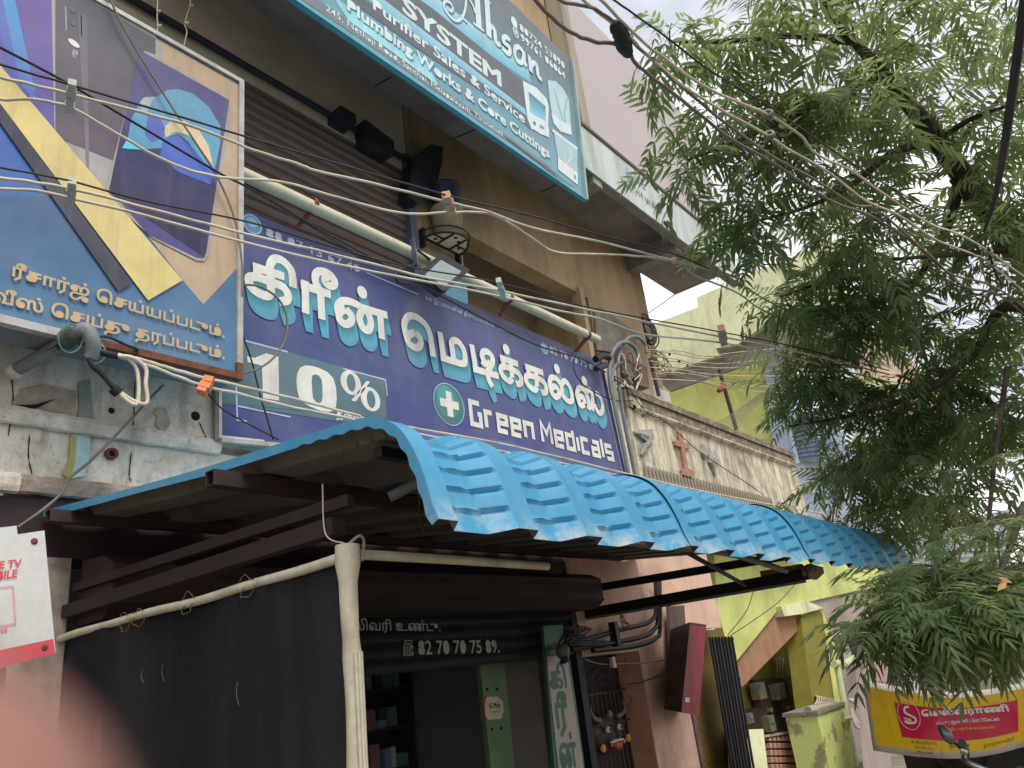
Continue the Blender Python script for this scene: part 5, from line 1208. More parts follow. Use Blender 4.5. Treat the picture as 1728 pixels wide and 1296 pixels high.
link('pipe_clamp', MB().tube([Py(1424, 1214, 4.24), Py(1436, 1211, 4.24)], .03, 8), mat('pale_lime_pipe', (1, 1, 1, 1)), dp)
cr_ = thing('cable_roll', 'pale rolled cable and a white case lying on top of the gate pillar', 'cable', Py(1405, 1190, 4.5))
for k in range(9):
    rr_ = .16+.012*k; c = Py(1406, 1192, 4.6)
    link('coil', MB().tube([c+V(rr_*1.5*math.cos(a), .1*math.sin(a*2)+.03*k, rr_*.7*math.sin(a)) for a in np.linspace(-.3, 3.6, 18)], .014, 6), M_pvc, cr_)
link('case', MB().prism([Py(a, q, 4.4) for a, q in ((1367, 1192), (1408, 1186), (1411, 1190), (1408, 1194), (1370, 1199))], (0, .1, 0)), M_pvc, cr_)
sk = thing('hanging_bundle', 'pale twisted cloth bundle hanging behind the lime downpipe', 'bundle', Py(1450, 1205, 4.4))
for k in range(7):
    link('strand', MB().tube(spline([Py(1432+k, 1180, 4.45), Py(1446+k*3, 1190-k, 4.4), Py(1456+k*1.5, 1208, 4.4), Py(1460-k*2, 1228, 4.4), Py(1446-k, 1214, 4.42), Py(1436, 1196, 4.45)], 6), .02, 6), mat('grey_cloth', K(168, 160, 150), .9, dirt=K(120, 112, 104), scale=10), sk)

# ---------------------------------------------------------------- yellow banner on a stall, pink house far away, pale tin building
ybn = thing('yellow_banner', 'sagging yellow and red banner with Tamil lettering and swan emblem under the leaves', 'banner', (9.2, 2.0, .8))
XB = 9.2
NB = Vector((-1, 0, 0))
P = Print((XB, 2, .8), NB)
def zb_(a, q): return (1420+a/5.61, 1100+q/5.61)
topc = [(200, 262), (480, 318), (800, 368), (1100, 380), (1400, 352), (1728, 290), (2000, 240)]
botc = [(2000, 850), (1728, 900), (1500, 960), (1250, 1000), (1000, 1012), (640, 985), (300, 935)]
ring = [zb_(*q) for q in topc+botc]
Pm = MB(); nseg = 24
tp = spline([P.pt(*zb_(*q)) for q in topc], 5); bt = spline([P.pt(*zb_(*q)) for q in reversed(botc)], 5)
n_ = len(tp); rows = 8; vs = []
for j in range(rows+1):
    for i in range(n_):
        p = tp[i].lerp(bt[i], j/rows); vs.append(p+V(.004, 0, 0))
Pm.add(vs, [(j*n_+i, j*n_+i+1, (j+1)*n_+i+1, (j+1)*n_+i) for j in range(rows) for i in range(n_-1)], None, True)
o = link('cloth', Pm, mat('banner_white', K(206, 200, 190), .5), ybn); m_ = o.modifiers.new('thickness', 'SOLIDIFY'); m_.thickness = .004; m_.offset = 0
YE, RE, YD = K(214, 176, 30, 1.2), K(190, 32, 66, 1.2), K(110, 80, 30)
def inner(t0, t1, s0, s1, col, k, n=16):
    for i in range(n):
        a, b_ = s0+(s1-s0)*i/n, s0+(s1-s0)*(i+1)/n
        def q(s, t):
            f = s*(n_-1); i0 = min(int(f), n_-2); e = f-i0; return tp[i0].lerp(tp[i0+1], e).lerp(bt[i0].lerp(bt[i0+1], e), t)+NB*(P.STEP*k)
        P.mb.poly([q(a, t1), q(b_, t1), q(b_, t0), q(a, t0)], col)
inner(.09, .91, .02, 1, YE, 1); inner(.25, .74, .155, .80, RE, 2)
Wt = K(210, 200, 200, 1.3)
P.text('ெசல்வராணி', zb_(765, 612), zb_(1590, 560), zb_(775, 545), Wt, 4, .04)
P.text('பட்டு | ஜவுளி | ெரடிேமட்ஸ்', zb_(900, 685), zb_(1500, 650), zb_(903, 650), Wt, 4, .02)
P.text('புதிய பஜார் கடையநல்லூர்', zb_(1000, 745), zb_(1455, 722), zb_(1003, 718), K(220, 180, 60, 1.2), 4, .01)
P.text('ஸ்ரீ', zb_(970, 545), zb_(1035, 543), zb_(972, 520), Wt, 4, .02)
P.text('திருமண பட்டு கடல்', zb_(510, 395), zb_(1100, 425), zb_(513, 370), K(200, 60, 40), 4, .0)
for (b_, p0_, p1_, pt_) in (('கடையநல்லூர்', (665, 860), (910, 885), (668, 825)), ('மெயின் ரோடு', (700, 905), (890, 930), (702, 882)), ('தென்காசி', (1030, 905), (1220, 900), (1033, 870)), ('திருநெல்வேலி', (1350, 905), (1640, 830), (1352, 872)), ('போன்', (680, 965), (880, 970), (682, 935))):
    P.text(b_, zb_(*p0_), zb_(*p1_), zb_(*pt_), YD, 4, .0)
P.line([zb_(955, 890), zb_(950, 975)], .003, YD, 4)
e0 = P.uv(P.pt(*zb_(638, 595))); ex = .5*abs(P.uv(P.pt(*zb_(755, 640))).x-P.uv(P.pt(*zb_(525, 540))).x); ey = .5*abs(P.uv(P.pt(*zb_(590, 455))).y-P.uv(P.pt(*zb_(700, 735))).y)
el = [Vector((e0.x+ex*math.cos(a)*(1), e0.y+ey*math.sin(a))) for a in np.linspace(0, 2*math.pi, 30)]
P.stroke(el, .005, Wt, 4)
p2 = [P.uv(P.pt(*zb_(*q))) for q in ((640, 520), (605, 525), (600, 570), (650, 600), (700, 630), (700, 665), (650, 675), (600, 660))]
P.stroke([Vector((q.x, q.y)) for q in spline([Vector((q.x, q.y, 0)) for q in p2], 4)], .02, Wt, 5)
for k in range(3): P.line([zb_(590+k*12, 625+k*18), zb_(660+k*8, 640+k*14)], .008, Wt, 5.2)
P.done('printed_panel', PRF, ybn)
link('tie_rope', MB().tube(spline([P.pt(*zb_(210, 265)), Px(1440, 1128, XB), Px(1425, 1118, XB+.5)], 4), .006, 5), M_pvc, ybn)
stl = thing('stall_table', 'dark stall with dim goods behind and below the yellow banner', 'stall', (9.8, 2.2, 0))
link('stall_body', MB().box(9.5, 10.5, .3, 2.55, GZ, .5), M_black, stl)
link('goods_sack', MB().ball((9.45, 1.0, .4), .26, 12, (1, 1.2, .8)), mat('brown_sack', K(96, 80, 66), .95, dirt=K(60, 50, 44), scale=8, bump=.3), stl)
link('goods_sack', MB().ball((9.45, 2.0, .34), .2, 12, (1, 1.2, .9)), M_blackplastic, stl)

fw = solo('stall_curtain', MB().prism([Py(a, q, 3.75) for a, q in ((1446, 1120), (1464, 1118), (1482, 1160), (1500, 1240), (1512, 1400), (1470, 1400), (1456, 1240))], (0, .03, 0)), M_mauve, 'pale mauve cloth hanging between the lime downpipe and the yellow banner', 'curtain')
pkb = thing('pink_house', 'distant pink and cream house with stepped roof edge seen through the neem branches', 'house', (30, 6, 0))
def fx(name, pts, m, x, th=2.0, par=None): return link(name, MB().prism([Px(a, q, x) for a, q in pts], (th, 0, 0)), m, par or pkb)
fx('wall', [(1455, 560), (1500, 566), (1560, 640), (1570, 700), (1600, 1150), (1440, 1150), (1440, 700)], mat('pink_far_wall', K(196, 150, 148, 1.2), .85, dirt=K(186, 176, 150), scale=.5, amount=.7), 30)
fx('roof_edge', [(1440, 640), (1560, 650), (1590, 664), (1590, 676), (1440, 668)], M_limepale, 29.6, .4)
fx('wall', [(1440, 700), (1600, 720), (1620, 980), (1440, 980)], M_whitewall, 29.4, .5)
fx('sign_board', [(1603, 862), (1640, 870), (1652, 914), (1608, 908)], mat('red_far_sign', K(200, 66, 62, 1.1), .6), 28.5, .3)
tin = thing('tin_building', 'pale tin roofed building with horizontal sheeting beyond the end of the canopy', 'building', (22, 5, 0))
fx('wall', [(1520, 900), (1700, 860), (1700, 1300), (1540, 1300)], mat('pale_tin', K(200, 204, 214, 1.1), .5, dirt=K(170, 174, 180), scale=1, amount=.4), 22, .3, tin)
for i in range(7): link('sheet_rib', MB().beam(Px(1510, 905+i*9, 21.95), Px(1700, 900+i*9, 21.95), .05, .04), mat('pale_tin', (1, 1, 1, 1)), tin)
fx('dark_awning', [(1515, 962), (1700, 955), (1700, 985), (1520, 985)], M_steelblue, 15, .4, tin)
fx('wall', [(1520, 985), (1720, 985), (1720, 1200), (1560, 1200)], M_mauve, 15.5, .3, tin)
wb = thing('far_wall', 'low dull wall along the street end behind the stall', 'wall', (34, 0, 0))
link('wall', MB().box(34, 34.4, -12, 12, GZ, 3.2), mat('dull_far_wall', K(150, 146, 136), .9, dirt=K(110, 106, 96), scale=.6), wb)

# ---------------------------------------------------------------- parked motorcycle, only mirror and handlebar reach into the picture
mc_ = Px(1628, 1268, 4.7)
mo = thing('motorcycle', 'parked motorcycle whose mirror and handlebar rise in front of the yellow banner', 'motorcycle', (4.7, mc_.y, 0))
mm = M_blackplastic; ch = mat('chrome_metal', K(150, 150, 150), .25, metal=.8, grain=.03)
hy = mc_.y; hx = 4.7; hz = mc_.z
link('handlebar', MB().tube(spline([(hx+.1, hy+.02, hz-.02), (hx, hy, hz-.05), (hx+.02, hy-.2, hz-.14), (hx+.02, hy-.36, hz-.14), (hx, hy-.56, hz-.05), (hx+.1, hy-.62, hz)], 6), .013, 8), ch, mo)
link('grip', MB().tube([Px(1623, 1254, 4.66), Px(1632, 1275, 7.6)], .02, 10), mm, mo); link('grip', MB().tube([(hx+.02, hy-.55, hz-.04), (hx+.1, hy-.66, hz)], .018, 10), mm, mo)
link('clamp', MB().tube([Px(1622, 1265, 4.68), Px(1634, 1270, 4.68)], .02, 8), ch, mo)
link('mirror_stem', MB().tube(spline([Px(1627, 1270, 4.68), Px(1616, 1258, 4.67), Px(1604, 1248, 4.66)], 5), .007, 6), mm, mo)
mc2 = Px(1597, 1240, 4.66); md = (Px(1590, 1230, 4.66)-Px(1604, 1249, 4.66)).normalized()
b = MB(); b.lathe(mc2-md*.05, [(0, 0), (.014, .006), (.026, .032), (.028, .06), (.018, .09), (0, .104)], 14, md); link('mirror', b, mat('mirror_grey', K(96, 100, 104), .2, metal=.4), mo)
link('fork', MB().tube([(hx+.1, hy-.2, hz-.1), (hx+.45, hy-.2, .0)], .025, 8), ch, mo); link('fork', MB().tube([(hx+.1, hy-.36, hz-.1), (hx+.45, hy-.36, .0)], .025, 8), ch, mo)
link('headlight', MB().lathe((hx+.14, hy-.28, hz-.42), [(0, -.08), (.06, -.06), (.085, .02), (.085, .05), (0, .06)], 14, (1, 0, 0)), mm, mo)
for wx in (hx+.48, hx-.8):
    w_ = link('wheel', MB().lathe((wx, hy-.28, -.07), [(.20, -.02), (.21, .0), (.20, .02)], 24, (0, 1, 0)), ch, mo)
    link('tyre', MB().tube([(wx+.27*math.cos(a), hy-.28, -.07+.27*math.sin(a)) for a in np.linspace(0, 2*math.pi, 25)], .045, 8), mm, w_)
link('fuel_tank', MB().ball((hx-.4, hy-.28, .62), .15, 14, (1.2, .7, .6)), M_maroon, mo); link('seat', MB().ball((hx-.9, hy-.28, .55), .18, 12, (1.7, .6, .3)), mm, mo)
link('engine', MB().box(hx-.5, hx-.05, hy-.4, hy-.16, .0, .4), M_black, mo)
# ---------------------------------------------------------------- overhead cables
def wire(name, pts, r, m, plane, parent, k=5, n=6):
    f = plane if callable(plane) else (lambda a, q: Py(a, q, plane))
    P_ = [p+Vector((random.uniform(-1, 1), random.uniform(-1, 1), random.uniform(-1, 1)))*min(.0022, r*.25) for p in spline([f(*p) for p in pts], k)]
    return link(name, MB().tube(spline(P_, 2), r, n), m, parent)
def clip(parent, pts, f, r, m):
    P_ = [f(*p) for p in pts]; b = MB()
    d = CF
    for i in range(len(P_)-1): b.beam(P_[i], P_[i+1]-(P_[i+1]-P_[i])*.14, r*2.6, r*3.2*(1 if i % 2 else .86), (.8, -.6, 0))
    return link('spacer_clip', b, m, parent)
M_cliplight = mat('pale_grey_clip', K(186, 182, 172, 1.2), .7, dirt=K(120, 116, 108), scale=20, amount=.5)
za = lambda a, q: Pz(a, q, 4.3)
zb2 = lambda a, q: Pz(a, q, 3.75)
c1 = thing('service_cable', 'upper cream service cables with thin black stay and tan clip before the hoarding', 'cable', Pz(755, 342, 4.3), 'service cables crossing the facade')
wire('stay_wire', [(-60, 88), (0, 108), (115, 142), (240, 178), (420, 232), (600, 285), (757, 330), (900, 365), (1010, 396), (1135, 428), (1230, 470)], .0055, M_wiredark, za, c1)
wire('cable', [(-60, 118), (0, 130), (115, 158), (240, 190), (330, 215), (420, 250), (500, 276), (545, 291), (640, 312), (755, 341), (820, 356), (900, 385), (1000, 405), (1080, 425), (1138, 440), (1200, 456), (1250, 480), (1310, 515), (1420, 560)], .0075, M_wire, za, c1)
wire('cable', [(-60, 166), (0, 168), (55, 168), (118, 181), (180, 215), (260, 262), (330, 290), (400, 302), (470, 306), (560, 330), (640, 352), (700, 361), (757, 358), (830, 362), (885, 393), (935, 424), (1000, 429), (1060, 431), (1138, 441), (1175, 466), (1240, 492), (1300, 530), (1420, 580)], .0075, M_wire, za, c1)
clip(c1, [(122, 138), (121, 150), (119, 163), (118, 175), (116, 187)], za, .012, M_cliplight)
clip(c1, [(752, 328), (757, 340), (760, 350), (764, 361)], za, .018, M_clipwood)
link('knot', MB().ball(Pz(1138, 440, 4.3), .028, 10), M_clipwood, c1)
c2 = thing('service_cable', 'lower pair of cream service cables with grey spacer clips, passing across the floodlight', 'cable', Pz(845, 487, 3.75), 'service cables crossing the facade')
wire('stay_wire', [(-60, 270), (0, 283), (118, 305), (240, 338), (420, 375), (600, 428), (700, 452), (845, 478), (1000, 520), (1215, 560), (1340, 585), (1500, 625)], .0045, M_wiredark, zb2, c2)
wire('cable', [(-60, 290), (0, 300), (118, 318), (300, 365), (420, 396), (600, 438), (720, 468), (845, 491), (960, 516), (1040, 532), (1100, 545), (1215, 568), (1330, 590), (1500, 632)], .0068, M_wire, zb2, c2)
wire('cable', [(-60, 316), (0, 319), (60, 322), (118, 334), (250, 365), (420, 411), (580, 448), (700, 472), (845, 500), (950, 526), (1005, 536), (1060, 556), (1100, 566), (1215, 578), (1330, 602), (1500, 645)], .0068, M_wire, zb2, c2)
clip(c2, [(122, 305), (121, 315), (121, 328), (120, 341)], zb2, .011, M_cliplight)
clip(c2, [(841, 472), (844, 483), (848, 493), (850, 503)], zb2, .011, M_cliplight)
clip(c2, [(1217, 553), (1219, 563), (1220, 573), (1222, 580)], zb2, .018, M_clipwood)
solo('black_cable', MB().tube(spline([Py(a, q, 3.95) for a, q in ((-40, 58), (0, 80), (110, 138), (240, 215), (370, 292), (410, 312), (480, 352), (540, 388), (640, 442), (760, 508), (900, 580), (980, 605), (1022, 628))], 5), .008, 6), M_wiredark, 'thick black cable running diagonally over the hoarding and along the top of the purple sign', 'cable')
for i, (pts, lab) in enumerate((([(410, 308), (470, 345), (540, 392), (620, 438), (700, 470)], 'thin black wire sagging below the ivory tube near the hoarding'), ([(410, 350), (480, 380), (560, 410), (640, 450), (690, 456)], 'thin black wire along the top left edge of the purple sign'), ([(785, 480), (810, 500), (852, 532), (880, 550), (905, 575), (960, 592), (972, 596)], 'thin brown wire looped along the purple sign top between two stays'))):
    solo('thin_wire', MB().tube(spline([Py(a, q, 4.33) for a, q in pts], 5), .005, 5), M_wiredark if i < 2 else M_wiregrey, lab, 'wire')
solo('thin_wire', MB().tube(spline([Py(a, q, 4.36) for a, q in ((972, 598), (968, 620), (980, 645), (1010, 665), (1040, 676), (1068, 676))], 6), .007, 6), M_wiredark, 'black wire curving across the right end of the purple sign', 'wire')
solo('thin_wire', MB().tube(spline([Py(a, q, 4.0) for a, q in ((175, -30), (200, 30), (240, 100), (290, 180), (335, 248), (370, 305), (396, 370), (408, 440), (409, 500))], 6), .007, 6), M_wiregrey, 'beige wire falling diagonally across the front phone picture', 'wire')
solo('thin_wire', MB().tube(spline([Py(a, q, 4.2) for a, q in ((408, 480), (440, 484), (470, 505), (484, 535), (482, 570), (465, 600), (440, 620), (408, 631))], 6), .008, 6), M_wiregrey, 'grey wire bowing out in a half circle beside the hoarding edge', 'wire')
solo('thin_wire', MB().tube(spline([Py(a, q, 4.3) for a, q in ((408, 562), (425, 610), (440, 670), (452, 710), (461, 742))], 6), .006, 6), M_wiredark, 'straight black wire hanging over the 10% box', 'wire')
solo('thin_wire', MB().tube(spline([Py(a, q, 4.25) for a, q in ((300, 632), (345, 660), (375, 690), (420, 716), (470, 742))], 6), .005, 6), M_wiredark, 'black wire slanting below the hoarding corner to the canopy', 'wire')
solo('thin_wire', MB().tube(spline([Py(a, q, 4.34) for a, q in ((275, 650), (250, 676), (200, 730), (150, 780), (118, 806), (104, 832), (70, 862), (30, 890))], 6), .009, 6), M_wiregrey, 'dusty beige cord slanting down the whitewashed band to the lower left', 'wire')
# bent service pipe with loops
sp = thing('service_pipe', 'grey bent service pipe wrapped in green cloth with looping cream cables', 'pipe', Py(130, 580, 4.1))
link('pipe', MB().tube(spline([Py(24, 626, 4.42), Py(70, 600, 4.25), Py(110, 575, 4.06), Py(128, 560, 3.98), Py(146, 556, 3.94), Py(156, 574, 3.93), Py(158, 592, 3.95), Py(154, 604, 3.97)], 7), .038, 12), M_pvcgrey, sp)
link('pipe_end', MB().ball(Py(25, 626, 4.42), .05, 10), M_pvc, sp)
link('cloth_wrap', MB().tube(spline([Py(104, 580, 4.06), Py(116, 570, 4.02), Py(130, 562, 3.97)], 5), [.04, .05, .053, .051, .054, .053, .048, .053, .051, .05, .04], 12), mat('dull_green_cloth', K(70, 76, 66), .95, dirt=K(44, 46, 42), scale=16, bump=.4), sp)
for k in range(6):
    a = math.radians(150+k*28); c = Py(102, 580, 4.06)
    link('frayed_strand', MB().tube([c, c+V(-.06*math.cos(a)-.05, -.03, .08*math.sin(a)+.01)], .006, 4), M_black, sp)
for (a, q, rx, ry, m) in ((118, 572, .075, .075, mat('green_thread', K(90, 130, 116), .7)), (158, 590, .055, .055, M_wiregrey), (161, 597, .06, .05, M_pvc)):
    c = Py(a, q, 3.97); link('binding', MB().tube([c+V(rx*math.cos(t)*.8, -.02*math.sin(t)-.01, ry*math.sin(t)) for t in np.linspace(0, 6.28, 16)], .004, 5), m, sp)
link('cable_sleeve', MB().tube(spline([Py(165, 592, 3.94), Py(180, 597, 3.93), Py(198, 601, 3.93)], 4), .02, 8), M_wiredark, sp)
link('cable_sleeve', MB().tube(spline([Py(150, 604, 3.95), Py(156, 618, 3.95), Py(172, 632, 3.96), Py(196, 660, 3.97)], 5), .013, 8), M_wiredark, sp)
link('sleeve_end', MB().tube([Py(190, 655, 3.97), Py(200, 664, 3.97)], .03, 8), M_wiredark, sp)
link('loop_cable', MB().tube(spline([Py(198, 598, 3.93), Py(216, 605, 3.92), Py(230, 622, 3.92), Py(234, 650, 3.92), Py(233, 676, 3.92), Py(228, 683, 3.92), Py(215, 676, 3.94), Py(200, 662, 3.96)], 6), .011, 7), M_wire, sp)
link('loop_cable', MB().tube(spline([Py(198, 600, 3.92), Py(225, 604, 3.9), Py(246, 622, 3.9), Py(246, 648, 3.9), Py(249, 674, 3.9), Py(244, 682, 3.9), Py(225, 676, 3.93), Py(203, 662, 3.96)], 6), .011, 7), M_wire, sp)
link('stray_wire', MB().tube(spline([Py(162, 568, 3.94), Py(185, 570, 3.98), Py(215, 583, 4.0), Py(232, 590, 4.02), Py(233, 600, 4.02)], 5), .008, 5), M_wiredark, sp)
c3 = thing('drop_cable', 'pair of cream drop cables with orange clip running low over the canopy', 'cable', Py(350, 650, 3.94))
wire('cable', [(198, 599), (240, 607), (290, 622), (345, 638), (400, 650), (500, 674), (600, 700), (640, 712), (860, 752), (1060, 800), (1230, 838), (1420, 872)], .0095, M_wire, 3.93, c3)
wire('cable', [(198, 601), (240, 613), (290, 632), (345, 652), (400, 664), (480, 684), (570, 702), (640, 718), (860, 764), (1060, 806), (1230, 846), (1420, 878)], .0095, M_wire, 3.93, c3)
clip(c3, [(354, 638), (349, 648), (343, 658), (338, 664)], lambda a, q: Py(a, q, 3.91), .02, M_cliporange)
# fairy light strings at the top left
for (pts, lab) in (([(268, -30), (265, 20), (266, 45), (263, 60)], 'short string of white fairy lights hanging left of its twin above the hoarding'), ([(326, -30), (320, 10), (312, 40), (315, 55), (308, 86)], 'longer string of white fairy lights hanging above the hoarding edge')):
    fs_ = thing('fairy_lights', lab, 'fairy lights', Py(*pts[1], 4.3), 'fairy light strings')
    wire('cord', pts, .005, M_pvc, 4.3, fs_)
    for (a, q) in (pts[1], pts[2]): link('bulb', MB().tube([Py(a, q, 4.3), Py(a+7, q-2, 4.28)], [.014, .009], 7), M_pvc, fs_)
# bundle of cables crossing the tree
zc2 = lambda a, q: Pz(a, q, 3.6)
c4 = thing('cable_bundle', 'bundle of dusty grey cables with ring knots slanting across the neem tree at upper right', 'cable', Pz(1295, 215, 3.6))
lines4 = [([(880, -30), (905, 2), (950, 46), (1000, 70), (1040, 74), (1062, 88), (1078, 112), (1150, 168), (1230, 232), (1300, 272), (1400, 338), (1472, 366), (1560, 424), (1625, 482), (1690, 500), (1760, 560)], .0075),
 ([(925, -20), (950, 3), (1000, 14), (1040, 40), (1060, 62), (1110, 110), (1180, 172), (1235, 215), (1300, 262), (1370, 300), (1440, 345), (1475, 352), (1530, 396), (1600, 460), (1680, 485), (1760, 545)], .0066),
 ([(965, -20), (1000, 14), (1055, 56), (1100, 100), (1160, 150), (1225, 190), (1296, 228), (1330, 252), (1400, 292), (1460, 338), (1520, 365), (1580, 405), (1640, 428), (1672, 446), (1760, 520)], .006),
 ([(990, -20), (1020, 6), (1080, 66), (1140, 112), (1200, 152), (1296, 194), (1350, 228), (1378, 260), (1440, 290), (1478, 318), (1520, 346), (1570, 378), (1620, 396), (1668, 424), (1760, 490)], .006)]
for pts, r in lines4: wire('cable', pts, r, M_wiregrey if r > .0063 else M_wire, zc2, c4)
wire('thin_cable', [(1010, -20), (1050, 10), (1110, 52), (1200, 120), (1290, 175), (1400, 250), (1480, 302), (1560, 350)], .004, M_wiredark, zc2, c4)
link('splice', MB().tube(spline([zc2(1036, 38), zc2(1048, 58), zc2(1052, 74), zc2(1062, 94)], 5), [.012]+[.022, .028, .024, .03, .027, .03, .028, .03, .026, .03, .028, .026, .022]+[.02, .012], 9), mat('black_tape', S(30, 36, 36), .6, dirt=S(50, 54, 52), scale=30, bump=.5), c4)
for (a, q) in ((1296, 193), (1298, 228), (1475, 350), (1668, 425), (1673, 446)):
    link('ring_knot', MB().lathe(zc2(a, q), [(.014, -.012), (.024, -.01), (.026, 0), (.024, .01), (.014, .012), (.012, 0), (.014, -.012)], 12, (.8, .3, -.4)), M_wiregrey, c4)
link('tie', MB().tube([zc2(1668, 418), zc2(1676, 452), zc2(1690, 480)], .007, 6), M_black, c4)
solo('black_cable', MB().tube(spline([Pd(a, q, 3.4) for a, q in ((1732, -30), (1724, 40), (1712, 130), (1702, 200), (1690, 280), (1676, 345), (1660, 392))], 6), [.016]*19+[.015-.0006*i for i in range(18)], 8), M_wiredark, 'thick black cable hanging vertically at the right edge before the tree', 'cable')
# meter conduits at the end of the purple sign
cd = thing('conduit_group', 'grey bent conduits, brown fuse box and loose wires right of the purple sign', 'conduits', Py(1060, 620, 4.3))
for pts, r in (([(1062, 806), (1050, 745), (1036, 680), (1029, 640), (1030, 606), (1042, 582), (1058, 578), (1072, 588), (1078, 606), (1080, 616)], .026), ([(1072, 800), (1060, 745), (1050, 690), (1044, 640), (1044, 604), (1056, 574), (1074, 568), (1088, 580), (1092, 596)], .024), ([(1030, 632), (1040, 616), (1050, 613), (1058, 617)], .022)):
    link('conduit', MB().tube(spline([Py(a, q, 4.30 if r > .025 else 4.36) for a, q in pts], 6), r, 9), M_pvcgrey, cd)
link('conduit', MB().tube([Py(1097, 605, 4.38), Py(1112, 668, 4.38)], .03, 8), M_steelblue, cd)
link('fuse_box', MB().prism([Py(a, q, 4.42) for a, q in ((1047, 585), (1066, 584), (1082, 632), (1064, 640), (1052, 628))], (0, .12, 0)), M_brownbox, cd)
link('fuse_box', MB().prism([Py(a, q, 4.38) for a, q in ((1076, 610), (1092, 620), (1096, 655), (1080, 650))], (0, .1, 0)), M_brownbox, cd)
for (a, q) in ((1058, 630), (1062, 642)): link('fuse_holder', MB().tube([Py(a-4, q-4, 4.28), Py(a+3, q+6, 4.28)], .035, 8), M_clipgrey, cd)
link('connector', MB().tube(spline([Py(1005, 606, 4.3), Py(1018, 600, 4.28), Py(1028, 604, 4.28)], 4), .045, 8), M_blackplastic, cd)
link('connector', MB().tube([Py(1006, 622, 4.28), Py(1022, 616, 4.28)], .04, 8), M_blackplastic, cd)
for k in range(10):
    a0, q0 = random.uniform(1030, 1080), random.uniform(600, 650)
    pts = [(a0, q0), (a0+random.uniform(-8, 14), q0+random.uniform(-16, 12)), (a0+random.uniform(-4, 22), q0+random.uniform(-10, 18)), (a0+random.uniform(-6, 18), q0+random.uniform(0, 24))]
    wire('loose_wire', pts, .0065, (M_wiredark, M_wire, M_rust)[k % 3], 4.26, cd)
wire('loose_wire', [(1036, 640), (1060, 655), (1078, 680), (1096, 700), (1124, 712), (1180, 762), (1260, 815), (1290, 836)], .0065, M_wiredark, 4.25, cd)
co_ = thing('cable_coil', 'black coil of cable round a white tube at the corner of the cream wall', 'cable', Py(1093, 548, 4.45))
link('white_tube', MB().tube([Py(1096, 552, 4.5), Py(1100, 578, 4.5)], .075, 12), M_pvc, co_)
for k in range(6):
    c = Py(1092+k*.5, 548+k*1.5, 4.42); link('coil', MB().tube([c+V((.13+.012*k)*math.cos(t), -.02*k*math.cos(t*2)*.4, (.17+.02*(k % 3))*math.sin(t)-(.1 if k % 2 else 0)) for t in np.linspace(0, 6.5, 22)], .011, 6), M_black, co_)
fan = thing('service_wires', 'fan of many thin bare service wires spreading from the conduits towards the lime house', 'wires', Py(1110, 600, 4.3))
for k in range(16):
    y0 = 590+k*3.4; x2 = 1330+random.uniform(-30, 60)
    pts = [(1098+random.uniform(-4, 8), y0+random.uniform(-3, 3)), (1140+random.uniform(-6, 6), y0+random.uniform(-6, 10)), (1190, 600+k*3.2+random.uniform(-4, 6)), (1250, 595+k*4.4+random.uniform(-4, 4)), (x2, 585+k*5.2+random.uniform(-6, 6))]
    wire('wire', pts, .0055, M_wiregrey if k % 3 else M_wire, 4.25, fan, 5, 5)
for k in range(9):
    wire('wire', [(1205+k*4, 716+k*2), (1235+k*5, 698-k*1.5), (1290+k*6, 660-k*2.5)], .005, M_wiregrey, 4.35, fan, 4, 5)
for k in range(8): 
    pts = [(1098, 585+k*3), (1118+random.uniform(-5, 8), 596+k*4), (1128+random.uniform(-8, 8), 612+k*4), (1112+random.uniform(-8, 8), 618+k*3)]
    wire('wire', pts, .006, M_rust if k % 2 else M_wiredark, 4.28, fan, 5, 5)
for (a, q) in ((1130, 598), (1146, 610), (1160, 617), (1228, 610)): link('crimp', MB().ball(Py(a, q, 4.25), .02, 8), M_black, fan)
ro = thing('bracket_post', 'slim dark iron post with a red insulator standing on the cross parapet', 'post', Py(1240, 722, 4.45))
link('post', MB().beam(Py(1213, 621, 4.45), Py(1243, 726, 4.45), .06, .05, (0, 1, 0)), M_rust if False else mat('dark_angle_iron', K(70, 58, 52), .7, dirt=K(100, 76, 60), scale=10), ro)
link('insulator', MB().tube(spline([Py(1212, 660, 4.4), Py(1218, 655, 4.38), Py(1222, 648, 4.4)], 4), [.03, .045, .04, .05, .045, .05, .04, .03, .03], 9), mat('red_insulator', K(150, 50, 44), .5), ro)
solo('thin_wire', MB().tube(spline([Px(a, q, 16.5) for a, q in ((1092, 530), (1140, 496), (1200, 450))], 4), .012, 5), M_wiregrey, 'single thin wire crossing the open sky gap beside the cream wall', 'wire')
for (pts, y, lab) in (([(1275, 985), (1260, 1030), (1228, 1072)], 4.2, 'left one of two olive cords falling to the folded gate top'), ([(1345, 982), (1315, 1015), (1270, 1048), (1232, 1073)], 4.2, 'longer olive cord falling from the right beam end to the folded gate')):
    solo('thin_wire', MB().tube(spline([Py(a, q, y) for a, q in pts], 5), .007, 5), mat('olive_cord', K(92, 84, 46), .7), lab, 'wire')

